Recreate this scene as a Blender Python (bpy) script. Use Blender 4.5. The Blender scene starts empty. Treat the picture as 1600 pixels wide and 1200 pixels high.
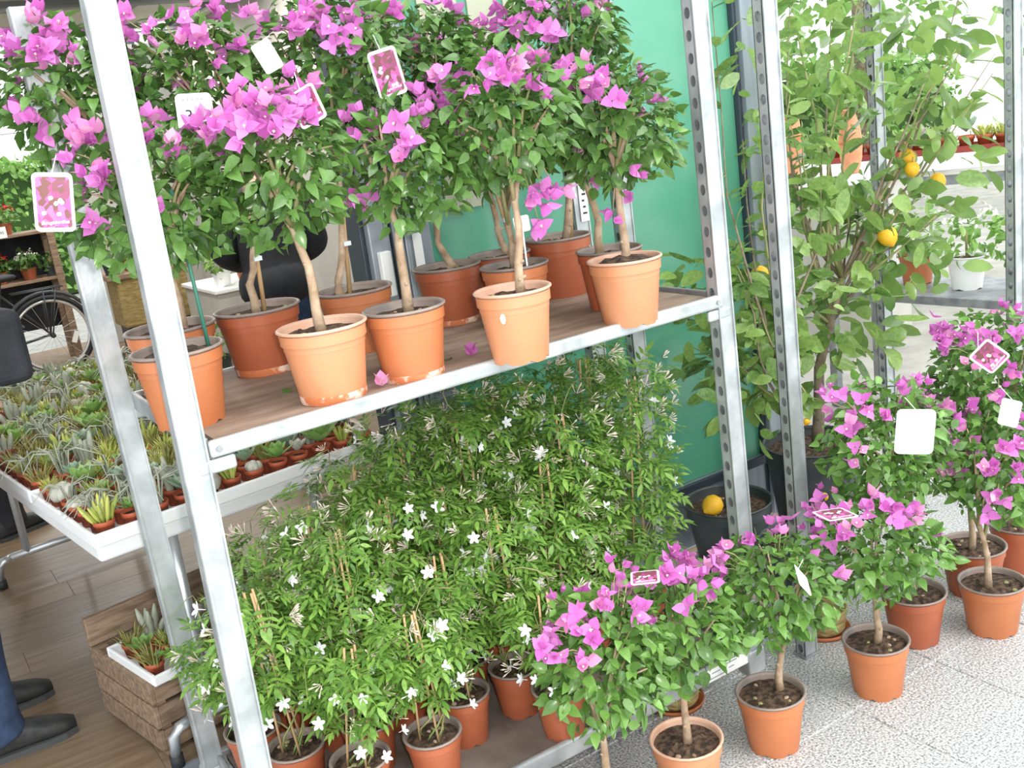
import bpy, math, random
import numpy as np
from mathutils import Vector, Matrix

# ---------------------------------------------------------------- camera, sky, flash, exposure
SC = bpy.context.scene
COL = SC.collection
CAM_POS = Vector((-0.4189, -1.8563, 1.6255))
YAW, PITCH, ROLL = 0.5429, 0.2560, -0.1368
def camera_axes():
    cy, sy, cp, sp = math.cos(YAW), math.sin(YAW), math.cos(PITCH), math.sin(PITCH)
    fw = Vector((sy*cp, cy*cp, -sp)); right = Vector((cy, -sy, 0)); up = right.cross(fw)
    c, s = math.cos(ROLL), math.sin(ROLL)
    return c*right + s*up, -s*right + c*up, fw
_r, _u, _f = camera_axes()
cam_data = bpy.data.cameras.new('camera')
cam_data.sensor_width = 36.0
cam_data.lens = 36.0 * 1601.0 / 1600.0
cam_data.clip_start = 0.02
cam_data.clip_end = 200
cam = bpy.data.objects.new('camera', cam_data)
COL.objects.link(cam)
cam.matrix_world = Matrix(((_r.x, _u.x, -_f.x, CAM_POS.x), (_r.y, _u.y, -_f.y, CAM_POS.y), (_r.z, _u.z, -_f.z, CAM_POS.z), (0, 0, 0, 1)))
SC.camera = cam

world = bpy.data.worlds.new('overcast_sky')
SC.world = world
world.use_nodes = True
world.node_tree.nodes['Background'].inputs[0].default_value = (0.93, 0.97, 1.0, 1)
world.node_tree.nodes['Background'].inputs[1].default_value = 1.75

sun_d = bpy.data.lights.new('soft_sun', 'SUN')
sun_d.energy = 1.6
sun_d.angle = math.radians(40)
sun_d.color = (1.0, 0.97, 0.92)
sun = bpy.data.objects.new('soft_sun', sun_d)
sun.rotation_euler = (math.radians(38), math.radians(22), 0)
COL.objects.link(sun)

flash_d = bpy.data.lights.new('camera_flash', 'POINT')      # the flash on the camera body
flash_d.energy = 75
flash_d.shadow_soft_size = 0.025
flash_d.color = (1.0, 0.96, 0.9)
flash = bpy.data.objects.new('camera_flash', flash_d)
flash.location = CAM_POS + _r*0.05 + _u*0.05
COL.objects.link(flash)

vs = SC.view_settings
vs.view_transform = 'Standard'
vs.look = 'None'
vs.gamma = 1.0
vs.use_curve_mapping = False
vs.exposure = 0.46

# ---------------------------------------------------------------- helpers
random.seed(7)
RNG = random.Random(11)
def srgb(r, g, b):
    def f(v):
        v /= 255.0
        return v/12.92 if v <= 0.04045 else ((v + 0.055)/1.055)**2.4
    return (f(r), f(g), f(b), 1.0)

MATS = {}
def mat(name, col, rough=0.6, metal=0.0, col2=None, scale=8.0, bump=0.0, bump_scale=60.0, detail=3.0, translucent=0.0, vary=0.0, contrast=(0.35, 0.65), stretch=None, spec=0.5, island=False):
    """procedural material: a noise blend of two colours, optional bump, translucency and piece-to-piece variation"""
    m = bpy.data.materials.new(name); m.use_nodes = True
    nt = m.node_tree; N = nt.nodes; L = nt.links
    bs = N['Principled BSDF']; out = N['Material Output']
    bs.inputs['Roughness'].default_value = rough
    bs.inputs['Metallic'].default_value = metal
    bs.inputs['Specular IOR Level'].default_value = spec
    src = None
    tc = N.new('ShaderNodeTexCoord'); co = tc.outputs['Object']
    if stretch:
        mp = N.new('ShaderNodeMapping'); mp.inputs['Scale'].default_value = stretch
        L.new(co, mp.inputs['Vector']); co = mp.outputs['Vector']
    if col2 is not None:
        nz = N.new('ShaderNodeTexNoise'); nz.inputs['Scale'].default_value = scale; nz.inputs['Detail'].default_value = detail
        L.new(co, nz.inputs['Vector'])
        mr = N.new('ShaderNodeMapRange'); mr.inputs['From Min'].default_value = contrast[0]; mr.inputs['From Max'].default_value = contrast[1]
        L.new(nz.outputs['Fac'], mr.inputs['Value'])
        fac = mr.outputs['Result']
        if island:
            oi = N.new('ShaderNodeObjectInfo'); ge = N.new('ShaderNodeNewGeometry')
            ad = N.new('ShaderNodeMath'); ad.operation = 'ADD'; L.new(oi.outputs['Random'], ad.inputs[0]); L.new(ge.outputs['Random Per Island'], ad.inputs[1])
            fr = N.new('ShaderNodeMath'); fr.operation = 'FRACT'; L.new(ad.outputs[0], fr.inputs[0])
            mx = N.new('ShaderNodeMath'); mx.operation = 'MULTIPLY_ADD'; mx.inputs[1].default_value = 0.35; L.new(fac, mx.inputs[0])
            m2 = N.new('ShaderNodeMath'); m2.operation = 'MULTIPLY'; m2.inputs[1].default_value = 0.8; L.new(fr.outputs[0], m2.inputs[0]); L.new(m2.outputs[0], mx.inputs[2])
            fac = mx.outputs[0]
        mi = N.new('ShaderNodeMix'); mi.data_type = 'RGBA'; mi.clamp_factor = True
        mi.inputs['A'].default_value = col; mi.inputs['B'].default_value = col2
        L.new(fac, mi.inputs['Factor']); src = mi.outputs['Result']
    else:
        bs.inputs['Base Color'].default_value = col
    if vary > 0:
        oi = N.new('ShaderNodeObjectInfo'); hs = N.new('ShaderNodeHueSaturation')
        mr = N.new('ShaderNodeMapRange'); mr.inputs['To Min'].default_value = 1-vary; mr.inputs['To Max'].default_value = 1+vary
        L.new(oi.outputs['Random'], mr.inputs['Value']); L.new(mr.outputs['Result'], hs.inputs['Value'])
        if src: L.new(src, hs.inputs['Color'])
        else: hs.inputs['Color'].default_value = col
        src = hs.outputs['Color']
    if src: L.new(src, bs.inputs['Base Color'])
    if bump > 0:
        nz = N.new('ShaderNodeTexNoise'); nz.inputs['Scale'].default_value = bump_scale; nz.inputs['Detail'].default_value = 4
        L.new(co, nz.inputs['Vector'])
        bp = N.new('ShaderNodeBump'); bp.inputs['Strength'].default_value = bump; bp.inputs['Distance'].default_value = 0.01
        L.new(nz.outputs['Fac'], bp.inputs['Height']); L.new(bp.outputs['Normal'], bs.inputs['Normal'])
    if translucent > 0:
        tr = N.new('ShaderNodeBsdfTranslucent'); tr.inputs['Color'].default_value = col2 or col
        if src: L.new(src, tr.inputs['Color'])
        ms = N.new('ShaderNodeMixShader'); ms.inputs[0].default_value = translucent
        L.new(bs.outputs[0], ms.inputs[1]); L.new(tr.outputs[0], ms.inputs[2]); L.new(ms.outputs[0], out.inputs['Surface'])
    MATS[name] = m
    return m

def tag(o, label=None, cat=None, group=None, kind=None):
    if label: o['label'] = label
    if cat: o['category'] = cat
    if group: o['group'] = group
    if kind: o['kind'] = kind
    return o
def empty(name, loc=(0, 0, 0), rz=0.0, parent=None):
    o = bpy.data.objects.new(name, None); COL.objects.link(o)
    o.empty_display_size = 0.05
    o.location = loc; o.rotation_euler = (0, 0, rz); o.parent = parent
    return o
def thing(name, label, cat, loc=(0, 0, 0), rz=0.0, group=None):
    return tag(empty(name, loc, rz), label, cat, group)
def link(name, me, parent=None, M=None):
    o = bpy.data.objects.new(name, me); COL.objects.link(o)
    if parent is not None: o.parent = parent
    if M is not None: o.matrix_basis = M
    return o

def frame_from(y, z=None):
    """rotation whose Y axis follows y and whose Z axis leans to z"""
    y = y.normalized(); z = z or Vector((0, 0, 1))
    x = y.cross(z)
    if x.length < 1e-5: x = y.cross(Vector((1, 0, 0)))
    x.normalize(); z = x.cross(y)
    return Matrix((x, y, z)).transposed()

class MB:
    def __init__(s): s.v = []; s.f = []
    def add(s, vs, fs):
        k = len(s.v); s.v += [tuple(v) for v in vs]; s.f += [tuple(i+k for i in f) for f in fs]; return s
    def box(s, x0, x1, y0, y1, z0, z1, M=None):
        vs = [Vector((x, y, z)) for z in (z0, z1) for y in (y0, y1) for x in (x0, x1)]
        if M is not None: vs = [M @ v for v in vs]
        return s.add(vs, [(0, 2, 3, 1), (4, 5, 7, 6), (0, 1, 5, 4), (2, 6, 7, 3), (0, 4, 6, 2), (1, 3, 7, 5)])
    def tube(s, pts, rad, n=6, cap=True):
        pts = [Vector(p) for p in pts]
        if not hasattr(rad, '__len__'): rad = [rad]*len(pts)
        k = len(s.v); ref = Vector((0.31, 0.17, 0.93)); rings = []
        for i, p in enumerate(pts):
            t = (pts[min(i+1, len(pts)-1)] - pts[max(i-1, 0)])
            if t.length < 1e-7: t = Vector((0, 0, 1))
            t.normalize()
            a = t.cross(ref)
            if a.length < 0.1: a = t.cross(Vector((1, 0, 0)))
            a.normalize(); b = t.cross(a)
            s.v += [tuple(p + (a*math.cos(q) + b*math.sin(q))*rad[i]) for q in (2*math.pi*j/n for j in range(n))]
            if i:
                o = k + (i-1)*n
                s.f += [(o+j, o+(j+1) % n, o+n+(j+1) % n, o+n+j) for j in range(n)]
        if cap:
            s.f.append(tuple(k+j for j in reversed(range(n)))); o = k + (len(pts)-1)*n; s.f.append(tuple(o+j for j in range(n)))
        return s
    def lathe(s, prof, n=24, c=(0, 0, 0), close=False):
        k = len(s.v)
        for (r, z) in prof:
            s.v += [(c[0]+r*math.cos(2*math.pi*j/n), c[1]+r*math.sin(2*math.pi*j/n), c[2]+z) for j in range(n)]
        for i in range(len(prof)-1):
            o = k + i*n
            s.f += [(o+j, o+(j+1) % n, o+n+(j+1) % n, o+n+j) for j in range(n)]
        return s
    def disc(s, r, z, n=20, c=(0, 0), jitter=0.0, rng=RNG, dome=0.0):
        """a filled round surface of rings, slightly uneven: soil, lids"""
        k = len(s.v); s.v.append((c[0], c[1], z+dome))
        for i, q in enumerate((0.3, 0.6, 0.85, 1.0)):
            s.v += [(c[0]+r*q*math.cos(2*math.pi*j/n), c[1]+r*q*math.sin(2*math.pi*j/n), z + dome*(1-q*q) + (rng.uniform(-jitter, jitter) if q < 1 else 0)) for j in range(n)]
        s.f += [(k, k+1+j, k+1+(j+1) % n) for j in range(n)]
        for i in range(3):
            o = k+1+i*n
            s.f += [(o+j, o+n+j, o+n+(j+1) % n, o+(j+1) % n) for j in range(n)]
        return s
    def ball(s, c, r, nu=10, nv=7, rng=None, j=0.0):
        k = len(s.v); rr = r if hasattr(r, '__len__') else (r, r, r)
        for a in range(1, nv):
            t = math.pi*a/nv
            for b in range(nu):
                q = 2*math.pi*b/nu; w = 1 + (rng.uniform(-j, j) if rng else 0)
                s.v.append((c[0]+rr[0]*w*math.sin(t)*math.cos(q), c[1]+rr[1]*w*math.sin(t)*math.sin(q), c[2]+rr[2]*w*math.cos(t)))
        s.v += [(c[0], c[1], c[2]+rr[2]), (c[0], c[1], c[2]-rr[2])]
        T = len(s.v)-2
        for a in range(nv-2):
            o = k+a*nu
            s.f += [(o+b, o+nu+b, o+nu+(b+1) % nu, o+(b+1) % nu) for b in range(nu)]
        s.f += [(T, k+b, k+(b+1) % nu) for b in range(nu)]
        o = k+(nv-2)*nu
        s.f += [(T+1, o+(b+1) % nu, o+b) for b in range(nu)]
        return s
    def xf(s, M):
        s.v = [tuple(M @ Vector(v)) for v in s.v]; return s
    def mesh(s, name, m, smooth=True):
        me = bpy.data.meshes.new(name); me.from_pydata(s.v, [], s.f)
        if m: me.materials.append(MATS[m] if isinstance(m, str) else m)
        if smooth: me.shade_smooth()
        me.update(); return me
    def build(s, name, m, parent=None, smooth=False, M=None):
        return link(name, s.mesh(name, m, smooth), parent, M)
def sharp(o, deg=40):
    o.data.shade_smooth(); o.data.set_sharp_from_angle(angle=math.radians(deg)); return o
def bevel(o, w=0.004, seg=2):
    b = o.modifiers.new('bevel', 'BEVEL'); b.width = w; b.segments = seg; b.limit_method = 'ANGLE'; return o

def scatter(name, proto, Ms, m, parent, smooth=False):
    """one joined mesh of many small alike pieces (kind stuff)"""
    pv = np.array(proto[0]); nv = len(pv); V = np.empty((len(Ms)*nv, 3)); F = []
    for i, M in enumerate(Ms):
        A = np.array(M); V[i*nv:(i+1)*nv] = pv @ A[:3, :3].T + A[:3, 3]
    pf = proto[1]
    for i in range(len(Ms)):
        k = i*nv; F += [tuple(a+k for a in f) for f in pf]
    me = bpy.data.meshes.new(name); me.from_pydata(V.tolist(), [], F)
    me.materials.append(MATS[m]);
    if smooth: me.shade_smooth()
    o = link(name, me, parent); o['kind'] = 'stuff'; return o

def text_obj(name, body, size, m, parent, M, shear=0.0):
    cu = bpy.data.curves.new(name, 'FONT'); cu.body = body; cu.size = size; cu.align_x = 'CENTER'; cu.align_y = 'CENTER'; cu.shear = shear; cu.extrude = 0.0002
    o = bpy.data.objects.new(name, cu); COL.objects.link(o)
    dg = bpy.context.evaluated_depsgraph_get(); me = bpy.data.meshes.new_from_object(o.evaluated_get(dg)); me.name = name
    bpy.data.objects.remove(o); bpy.data.curves.remove(cu)
    me.materials.clear(); me.materials.append(MATS[m])
    return link(name, me, parent, M)

# ---------------------------------------------------------------- materials
mat('galvanised', (0.33, 0.36, 0.365, 1), 0.40, 0.45, (0.52, 0.55, 0.56, 1), 14, bump=0.05, bump_scale=120)
mat('galvanised_dull', (0.20, 0.22, 0.23, 1), 0.5, 0.4, (0.34, 0.36, 0.37, 1), 16)
mat('plywood', (0.20, 0.135, 0.095, 1), 0.75, 0, (0.34, 0.25, 0.19, 1), 5, bump=0.1, stretch=(1, 4, 4))
mat('base_board', (0.13, 0.10, 0.085, 1), 0.8, 0, (0.24, 0.20, 0.17, 1), 7, bump=0.1)
mat('pot', (0.49, 0.170, 0.066, 1), 0.42, 0, (0.42, 0.135, 0.050, 1), 6, vary=0.10, bump=0.02, bump_scale=40)
mat('pot_pale', (0.58, 0.26, 0.130, 1), 0.45, 0, (0.52, 0.21, 0.095, 1), 5, bump=0.02, bump_scale=40)
mat('pot_red', (0.40, 0.112, 0.048, 1), 0.42, 0, (0.33, 0.085, 0.038, 1), 6, vary=0.12)
mat('pot_small', (0.42, 0.09, 0.035, 1), 0.5, 0, (0.34, 0.065, 0.025, 1), 9, vary=0.15)
mat('rim_grey', (0.30, 0.235, 0.20, 1), 0.5, 0, (0.20, 0.17, 0.155, 1), 20)
mat('rim_pale', (0.66, 0.43, 0.32, 1), 0.5, 0, (0.58, 0.33, 0.22, 1), 20)
mat('limescale', (0.50, 0.15, 0.055, 1), 0.8, 0, (0.70, 0.52, 0.42, 1), 38, contrast=(0.50, 0.62))
mat('pot_black', (0.042, 0.052, 0.055, 1), 0.45, 0, (0.07, 0.082, 0.085, 1), 8)
mat('soil', (0.035, 0.02, 0.013, 1), 0.95, 0, (0.13, 0.08, 0.05, 1), 70, bump=0.6, bump_scale=90, contrast=(0.42, 0.62))
mat('bark', (0.30, 0.20, 0.12, 1), 0.85, 0, (0.48, 0.36, 0.25, 1), 30, bump=0.35, bump_scale=70)
mat('bark_dark', (0.17, 0.13, 0.085, 1), 0.85, 0, (0.30, 0.24, 0.17, 1), 30, bump=0.35, bump_scale=70)
mat('twig', (0.20, 0.24, 0.08, 1), 0.7, 0, (0.36, 0.30, 0.15, 1), 25)
mat('bamboo', (0.62, 0.42, 0.22, 1), 0.6, 0, (0.50, 0.32, 0.15, 1), 20)
mat('green_stake', (0.05, 0.20, 0.14, 1), 0.5)
mat('clip_plastic', (0.6, 0.68, 0.68, 1), 0.3)
mat('leaf_bougainvillea', (0.034, 0.085, 0.022, 1), 0.28, 0, (0.14, 0.29, 0.06, 1), 12, translucent=0.2, island=True)
mat('leaf_floor', (0.045, 0.115, 0.026, 1), 0.28, 0, (0.18, 0.36, 0.07, 1), 12, translucent=0.25, island=True)
mat('bract', (0.52, 0.10, 0.44, 1), 0.55, 0, (0.72, 0.26, 0.62, 1), 25, translucent=0.3, island=True)
mat('bract_pink', (0.66, 0.18, 0.48, 1), 0.55, 0, (0.80, 0.44, 0.64, 1), 25, translucent=0.3, island=True)
mat('floret', (0.8, 0.72, 0.5, 1), 0.6)
mat('leaf_jasmine', (0.065, 0.18, 0.028, 1), 0.42, 0, (0.26, 0.45, 0.085, 1), 10, translucent=0.3, island=True)
mat('stem_jasmine', (0.16, 0.26, 0.06, 1), 0.6, 0, (0.30, 0.26, 0.12, 1), 20)
mat('bud', (0.90, 0.88, 0.74, 1), 0.55, 0, (0.92, 0.76, 0.70, 1), 30, translucent=0.35, island=True)
mat('jasmine_petal', (0.92, 0.93, 0.95, 1), 0.5, translucent=0.2)
mat('leaf_lemon', (0.07, 0.16, 0.04, 1), 0.22, 0, (0.32, 0.48, 0.13, 1), 9, translucent=0.38, island=True)
mat('lemon', (0.85, 0.42, 0.015, 1), 0.4, 0, (0.92, 0.55, 0.03, 1), 12, bump=0.25, bump_scale=120)
mat('white_card', (0.93, 0.94, 0.93, 1), 0.35)
mat('ink', (0.03, 0.03, 0.04, 1), 0.7)
mat('faint_ink', (0.34, 0.36, 0.37, 1), 0.7)
mat('white_ink', (0.95, 0.93, 0.9, 1), 0.5)
mat('white_table', (0.86, 0.88, 0.88, 1), 0.35, 0, (0.80, 0.82, 0.83, 1), 6)
mat('white_tray', (0.90, 0.91, 0.91, 1), 0.4, 0, (0.84, 0.86, 0.87, 1), 9)
mat('chrome_tube', (0.62, 0.65, 0.68, 1), 0.3, 0.6)
mat('black_rubber', (0.02, 0.022, 0.025, 1), 0.6)
mat('frame_grey', (0.25, 0.29, 0.33, 1), 0.35, 0.3, (0.34, 0.38, 0.42, 1), 3, stretch=(8, 8, 0.6))
mat('frame_dark', (0.045, 0.06, 0.08, 1), 0.4, 0.2)
mat('green_glass', (0.075, 0.30, 0.19, 1), 0.22, 0, (0.125, 0.38, 0.26, 1), 1.3, bump=0.02, bump_scale=3, contrast=(0.3, 0.7), spec=0.6)
mat('beige_pane', (0.42, 0.45, 0.33, 1), 0.35, 0, (0.50, 0.46, 0.35, 1), 2)
mat('wood_old', (0.19, 0.125, 0.08, 1), 0.8, 0, (0.34, 0.24, 0.16, 1), 10, bump=0.3, bump_scale=40, stretch=(1, 6, 6), vary=0.15)
mat('laminate', (0.17, 0.115, 0.07, 1), 0.38, 0, (0.245, 0.18, 0.12, 1), 4, stretch=(1, 9, 9), vary=0.12)
mat('paving', (0.30, 0.29, 0.26, 1), 0.8, 0, (0.40, 0.39, 0.35, 1), 5)
mat('ceiling_paint', (0.52, 0.52, 0.46, 1), 0.8, 0, (0.58, 0.58, 0.53, 1), 2)
mat('beam_grey', (0.16, 0.17, 0.17, 1), 0.5)
mat('red_plastic', (0.30, 0.045, 0.03, 1), 0.45, 0, (0.22, 0.035, 0.025, 1), 6)
mat('dark_metal', (0.05, 0.06, 0.065, 1), 0.5, 0.2)
mat('wall_plaster', (0.42, 0.41, 0.37, 1), 0.85, 0, (0.48, 0.47, 0.43, 1), 4)
mat('denim', (0.018, 0.035, 0.08, 1), 0.9, 0, (0.04, 0.07, 0.14, 1), 14, bump=0.4, bump_scale=30)
mat('black_cloth', (0.012, 0.013, 0.018, 1), 0.8, 0, (0.03, 0.032, 0.04, 1), 8, bump=0.8, bump_scale=9)
mat('navy_cloth', (0.025, 0.035, 0.10, 1), 0.6, 0, (0.04, 0.055, 0.14, 1), 9, bump=0.7, bump_scale=10)
mat('shoe', (0.02, 0.022, 0.022, 1), 0.6, 0, (0.045, 0.045, 0.045, 1), 20, bump=0.2)
mat('sole', (0.06, 0.065, 0.065, 1), 0.7)
mat('skin', (0.55, 0.32, 0.22, 1), 0.55, 0, (0.60, 0.37, 0.27, 1), 15)
mat('hair', (0.03, 0.02, 0.014, 1), 0.6, 0, (0.06, 0.04, 0.025, 1), 40)
mat('hedge_leaf', (0.10, 0.24, 0.04, 1), 0.5, 0, (0.30, 0.52, 0.13, 1), 3, translucent=0.25, island=True)
mat('hedge_core', (0.04, 0.09, 0.02, 1), 0.9)
mat('red_flower', (0.62, 0.025, 0.02, 1), 0.5, 0, (0.42, 0.012, 0.015, 1), 20, island=True)
mat('white_flower', (0.75, 0.75, 0.66, 1), 0.6, 0, (0.85, 0.85, 0.8, 1), 20, island=True)
mat('straw', (0.30, 0.22, 0.08, 1), 0.9, 0, (0.48, 0.37, 0.16, 1), 18, bump=0.6, bump_scale=40, stretch=(1, 1, 3))
mat('chrome_rim', (0.88, 0.90, 0.92, 1), 0.15, 0.7)
for nm, a, b in [('succ_green', (0.16, 0.34, 0.07, 1), (0.34, 0.50, 0.16, 1)), ('succ_lime', (0.34, 0.44, 0.07, 1), (0.56, 0.58, 0.15, 1)), ('succ_olive', (0.20, 0.22, 0.055, 1), (0.38, 0.35, 0.11, 1)),
                 ('succ_grey', (0.25, 0.28, 0.21, 1), (0.44, 0.47, 0.37, 1)), ('succ_white', (0.42, 0.42, 0.35, 1), (0.62, 0.61, 0.54, 1)), ('succ_blue', (0.24, 0.38, 0.26, 1), (0.42, 0.55, 0.40, 1)), ('succ_red', (0.25, 0.07, 0.06, 1), (0.38, 0.15, 0.10, 1))]:
    mat(nm, a, 0.5, 0, b, 30, island=True, translucent=0.1)

def glow():
    m = mat('lamp_glow', (1, 1, 1, 1)); b = m.node_tree.nodes['Principled BSDF']; b.inputs['Emission Color'].default_value = (1, .98, .94, 1); b.inputs['Emission Strength'].default_value = 6
glow()
def granite():
    m = bpy.data.materials.new('granite'); m.use_nodes = True; nt = m.node_tree; N = nt.nodes; L = nt.links; bs = N['Principled BSDF']
    tc = N.new('ShaderNodeTexCoord'); oi = N.new('ShaderNodeObjectInfo')
    vm = N.new('ShaderNodeVectorMath'); vm.operation = 'ADD'; L.new(tc.outputs['Object'], vm.inputs[0]); L.new(oi.outputs['Location'], vm.inputs[1])
    n1 = N.new('ShaderNodeTexNoise'); n1.inputs['Scale'].default_value = 170; n1.inputs['Detail'].default_value = 4; L.new(vm.outputs[0], n1.inputs['Vector'])
    cr = N.new('ShaderNodeValToRGB'); L.new(n1.outputs['Fac'], cr.inputs['Fac'])
    e = cr.color_ramp.elements; e[0].position = 0.34; e[0].color = (0.14, 0.14, 0.145, 1); e[1].position = 0.68; e[1].color = (0.72, 0.72, 0.70, 1)
    k = cr.color_ramp.elements.new(0.47); k.color = (0.36, 0.365, 0.37, 1)
    k = cr.color_ramp.elements.new(0.55); k.color = (0.52, 0.52, 0.51, 1)
    L.new(cr.outputs['Color'], bs.inputs['Base Color']); bs.inputs['Roughness'].default_value = 0.33
    MATS['granite'] = m
granite()
mat('grout', (0.52, 0.52, 0.50, 1), 0.9)
def tag_picture():
    """printed picture on the plant tags: magenta bracts with small white blooms"""
    m = bpy.data.materials.new('tag_picture'); m.use_nodes = True; nt = m.node_tree; N = nt.nodes; L = nt.links; bs = N['Principled BSDF']
    tc = N.new('ShaderNodeTexCoord')
    v1 = N.new('ShaderNodeTexVoronoi'); v1.inputs['Scale'].default_value = 95; L.new(tc.outputs['Object'], v1.inputs['Vector'])
    cr = N.new('ShaderNodeValToRGB'); e = cr.color_ramp.elements
    L.new(v1.outputs['Color'], cr.inputs['Fac'])
    e[0].position = 0.25; e[0].color = (0.16, 0.06, 0.05, 1); e[1].position = 0.8; e[1].color = (0.56, 0.14, 0.40, 1)
    k = e.new(0.42); k.color = (0.30, 0.05, 0.16, 1); k = e.new(0.6); k.color = (0.48, 0.09, 0.30, 1)
    L.new(cr.outputs['Color'], bs.inputs['Base Color'])
    bs.inputs['Roughness'].default_value = 0.3; MATS['tag_picture'] = m
tag_picture()

# ---------------------------------------------------------------- the setting
HS, HB = 1.117, 0.156          # deck heights of the trolley's shelf and base
WALL_Y = 0.847

def floor_granite():
    f = tag(MB().box(-3.0, 8.0, -4.0, 0.80, -0.06, -0.004).build('floor_granite', 'grout'), 'speckled grey granite tile floor in front of the green glass wall', None, None, 'structure')
    S = 0.3333; g = 0.0022
    me = bevel_tile(S/2-g)
    for i in range(-9, 12):
        for j in range(-3, 6):
            x, y = 1.1407+(i+0.5)*S, 0.10-(j+0.5)*S
            if y-S/2 < -1.4 or y+S/2 > 0.80: continue
            if i < -4 and j > 1: continue
            o = link('tile', me, f); o.location = (x, y, 0)
    return f
def bevel_tile(h):
    b = MB(); c = 0.002
    vs = [(-h, -h, -0.004), (h, -h, -0.004), (h, h, -0.004), (-h, h, -0.004), (-h, -h, -c), (h, -h, -c), (h, h, -c), (-h, h, -c), (-h+c, -h+c, 0), (h-c, -h+c, 0), (h-c, h-c, 0), (-h+c, h-c, 0)]
    fs = [(8, 9, 10, 11)] + [(i, (i+1) % 4, 4+(i+1) % 4, 4+i) for i in range(4)] + [(4+i, 4+(i+1) % 4, 8+(i+1) % 4, 8+i) for i in range(4)]
    return b.add(vs, fs).mesh('tile', 'granite', False)
floor_granite()

fl = tag(MB().box(-3.0, 2.5, 0.86, 9.0, -0.06, -0.003).build('floor_laminate', 'wood_old'), 'brown wood laminate floor of the room beyond the sliding door', None, None, 'structure')
pw, plen = 0.19, 1.28
pm = MB().box(-plen/2+0.001, plen/2-0.001, -pw/2+0.0008, pw/2-0.0008, -0.003, 0).mesh('plank', 'laminate', False)
rp = random.Random(3)
for r in range(26):
    y = 0.96+r*pw; off = rp.uniform(0, plen)
    for k in range(-1, 3):
        x = -1.0+k*plen+off
        if x-plen/2 > 2.6 or x < -2.2: continue
        o = link('plank', pm, fl); o.location = (x, y, 0)
tag(MB().box(-3.0, 1.0, 0.80, 0.86, -0.06, 0.004).build('trim_threshold', 'frame_grey'), 'grey metal threshold between the granite and the laminate', None, None, 'structure')
tag(MB().box(-12, 20, 9.0, 26, -0.08, -0.02).build('floor_yard', 'paving'), 'pale paved yard beyond the far opening', None, None, 'structure')
tag(MB().box(2.5, 20, 0.80, 9.0, -0.06, -0.004).build('floor_terrace', 'paving'), 'pale paving of the open sales terrace on the right', None, None, 'structure')

# green glazed wall: grey frame members and green panes
w = tag(MB().box(0.99, 2.28, WALL_Y-0.015, WALL_Y+0.045, 0.0, 0.245).build('wall_green', 'frame_grey'), 'green glazed partition in a grey aluminium frame behind the plants', None, None, 'structure')
bevel(w, 0.004)
def bar(name, x0, x1, y0, y1, z0, z1, m='frame_grey'):
    return bevel(MB().box(x0, x1, y0, y1, z0, z1).build(name, m, w), 0.004)
bar('plinth_rail', 0.99, 2.30, WALL_Y-0.03, WALL_Y-0.016, 0.215, 0.25, 'frame_dark')
MB().box(0.992, 2.275, WALL_Y+0.004, WALL_Y+0.020, 0.247, 3.0).build('green_pane', 'green_glass', w)
MB().box(1.07, 1.20, WALL_Y-0.002, WALL_Y+0.003, 1.37, 2.95).build('beige_pane', 'beige_pane', w)
MB().box(1.235, 1.33, WALL_Y-0.002, WALL_Y+0.003, 1.40, 2.95).build('beige_pane', 'beige_pane', w)
MB().box(1.36, 1.52, WALL_Y-0.002, WALL_Y+0.003, 1.90, 2.95).build('beige_pane', 'beige_pane', w)
for x0, x1, y0, y1, m in [(0.770, 0.785, -0.02, 0.08, 'frame_dark'), (0.786, 0.850, -0.045, 0.09, 'frame_grey'), (0.851, 0.858, -0.02, 0.08, 'frame_dark'), (0.859, 0.872, -0.05, 0.09, 'frame_grey'),
                          (0.875, 0.888, -0.055, 0.09, 'frame_grey'), (0.891, 0.904, -0.055, 0.09, 'frame_grey'), (0.906, 0.912, -0.02, 0.06, 'frame_dark'), (0.913, 0.990, -0.03, 0.06, 'frame_grey')]:
    bar('door_jamb', x0, x1, WALL_Y+y0, WALL_Y+y1, 0, 3.0, m)
for x0, x1, y0, y1, m in [(2.276, 2.292, -0.02, 0.05, 'frame_dark'), (2.293, 2.385, -0.04, 0.06, 'frame_grey'), (2.386, 2.394, -0.02, 0.05, 'frame_dark')]:
    bar('end_jamb', x0, x1, WALL_Y+y0, WALL_Y+y1, 0, 3.0, m)
bar('head_rail', -3.0, 2.394, WALL_Y-0.05, WALL_Y+0.09, 3.0, 3.12)
lk = bar('door_latch', 0.80, 0.835, WALL_Y-0.07, WALL_Y-0.046, 1.17, 1.30, 'white_card')
tp = bar('white_tape', 0.925, 0.955, WALL_Y-0.036, WALL_Y-0.031, 1.20, 1.33, 'white_card')

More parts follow.
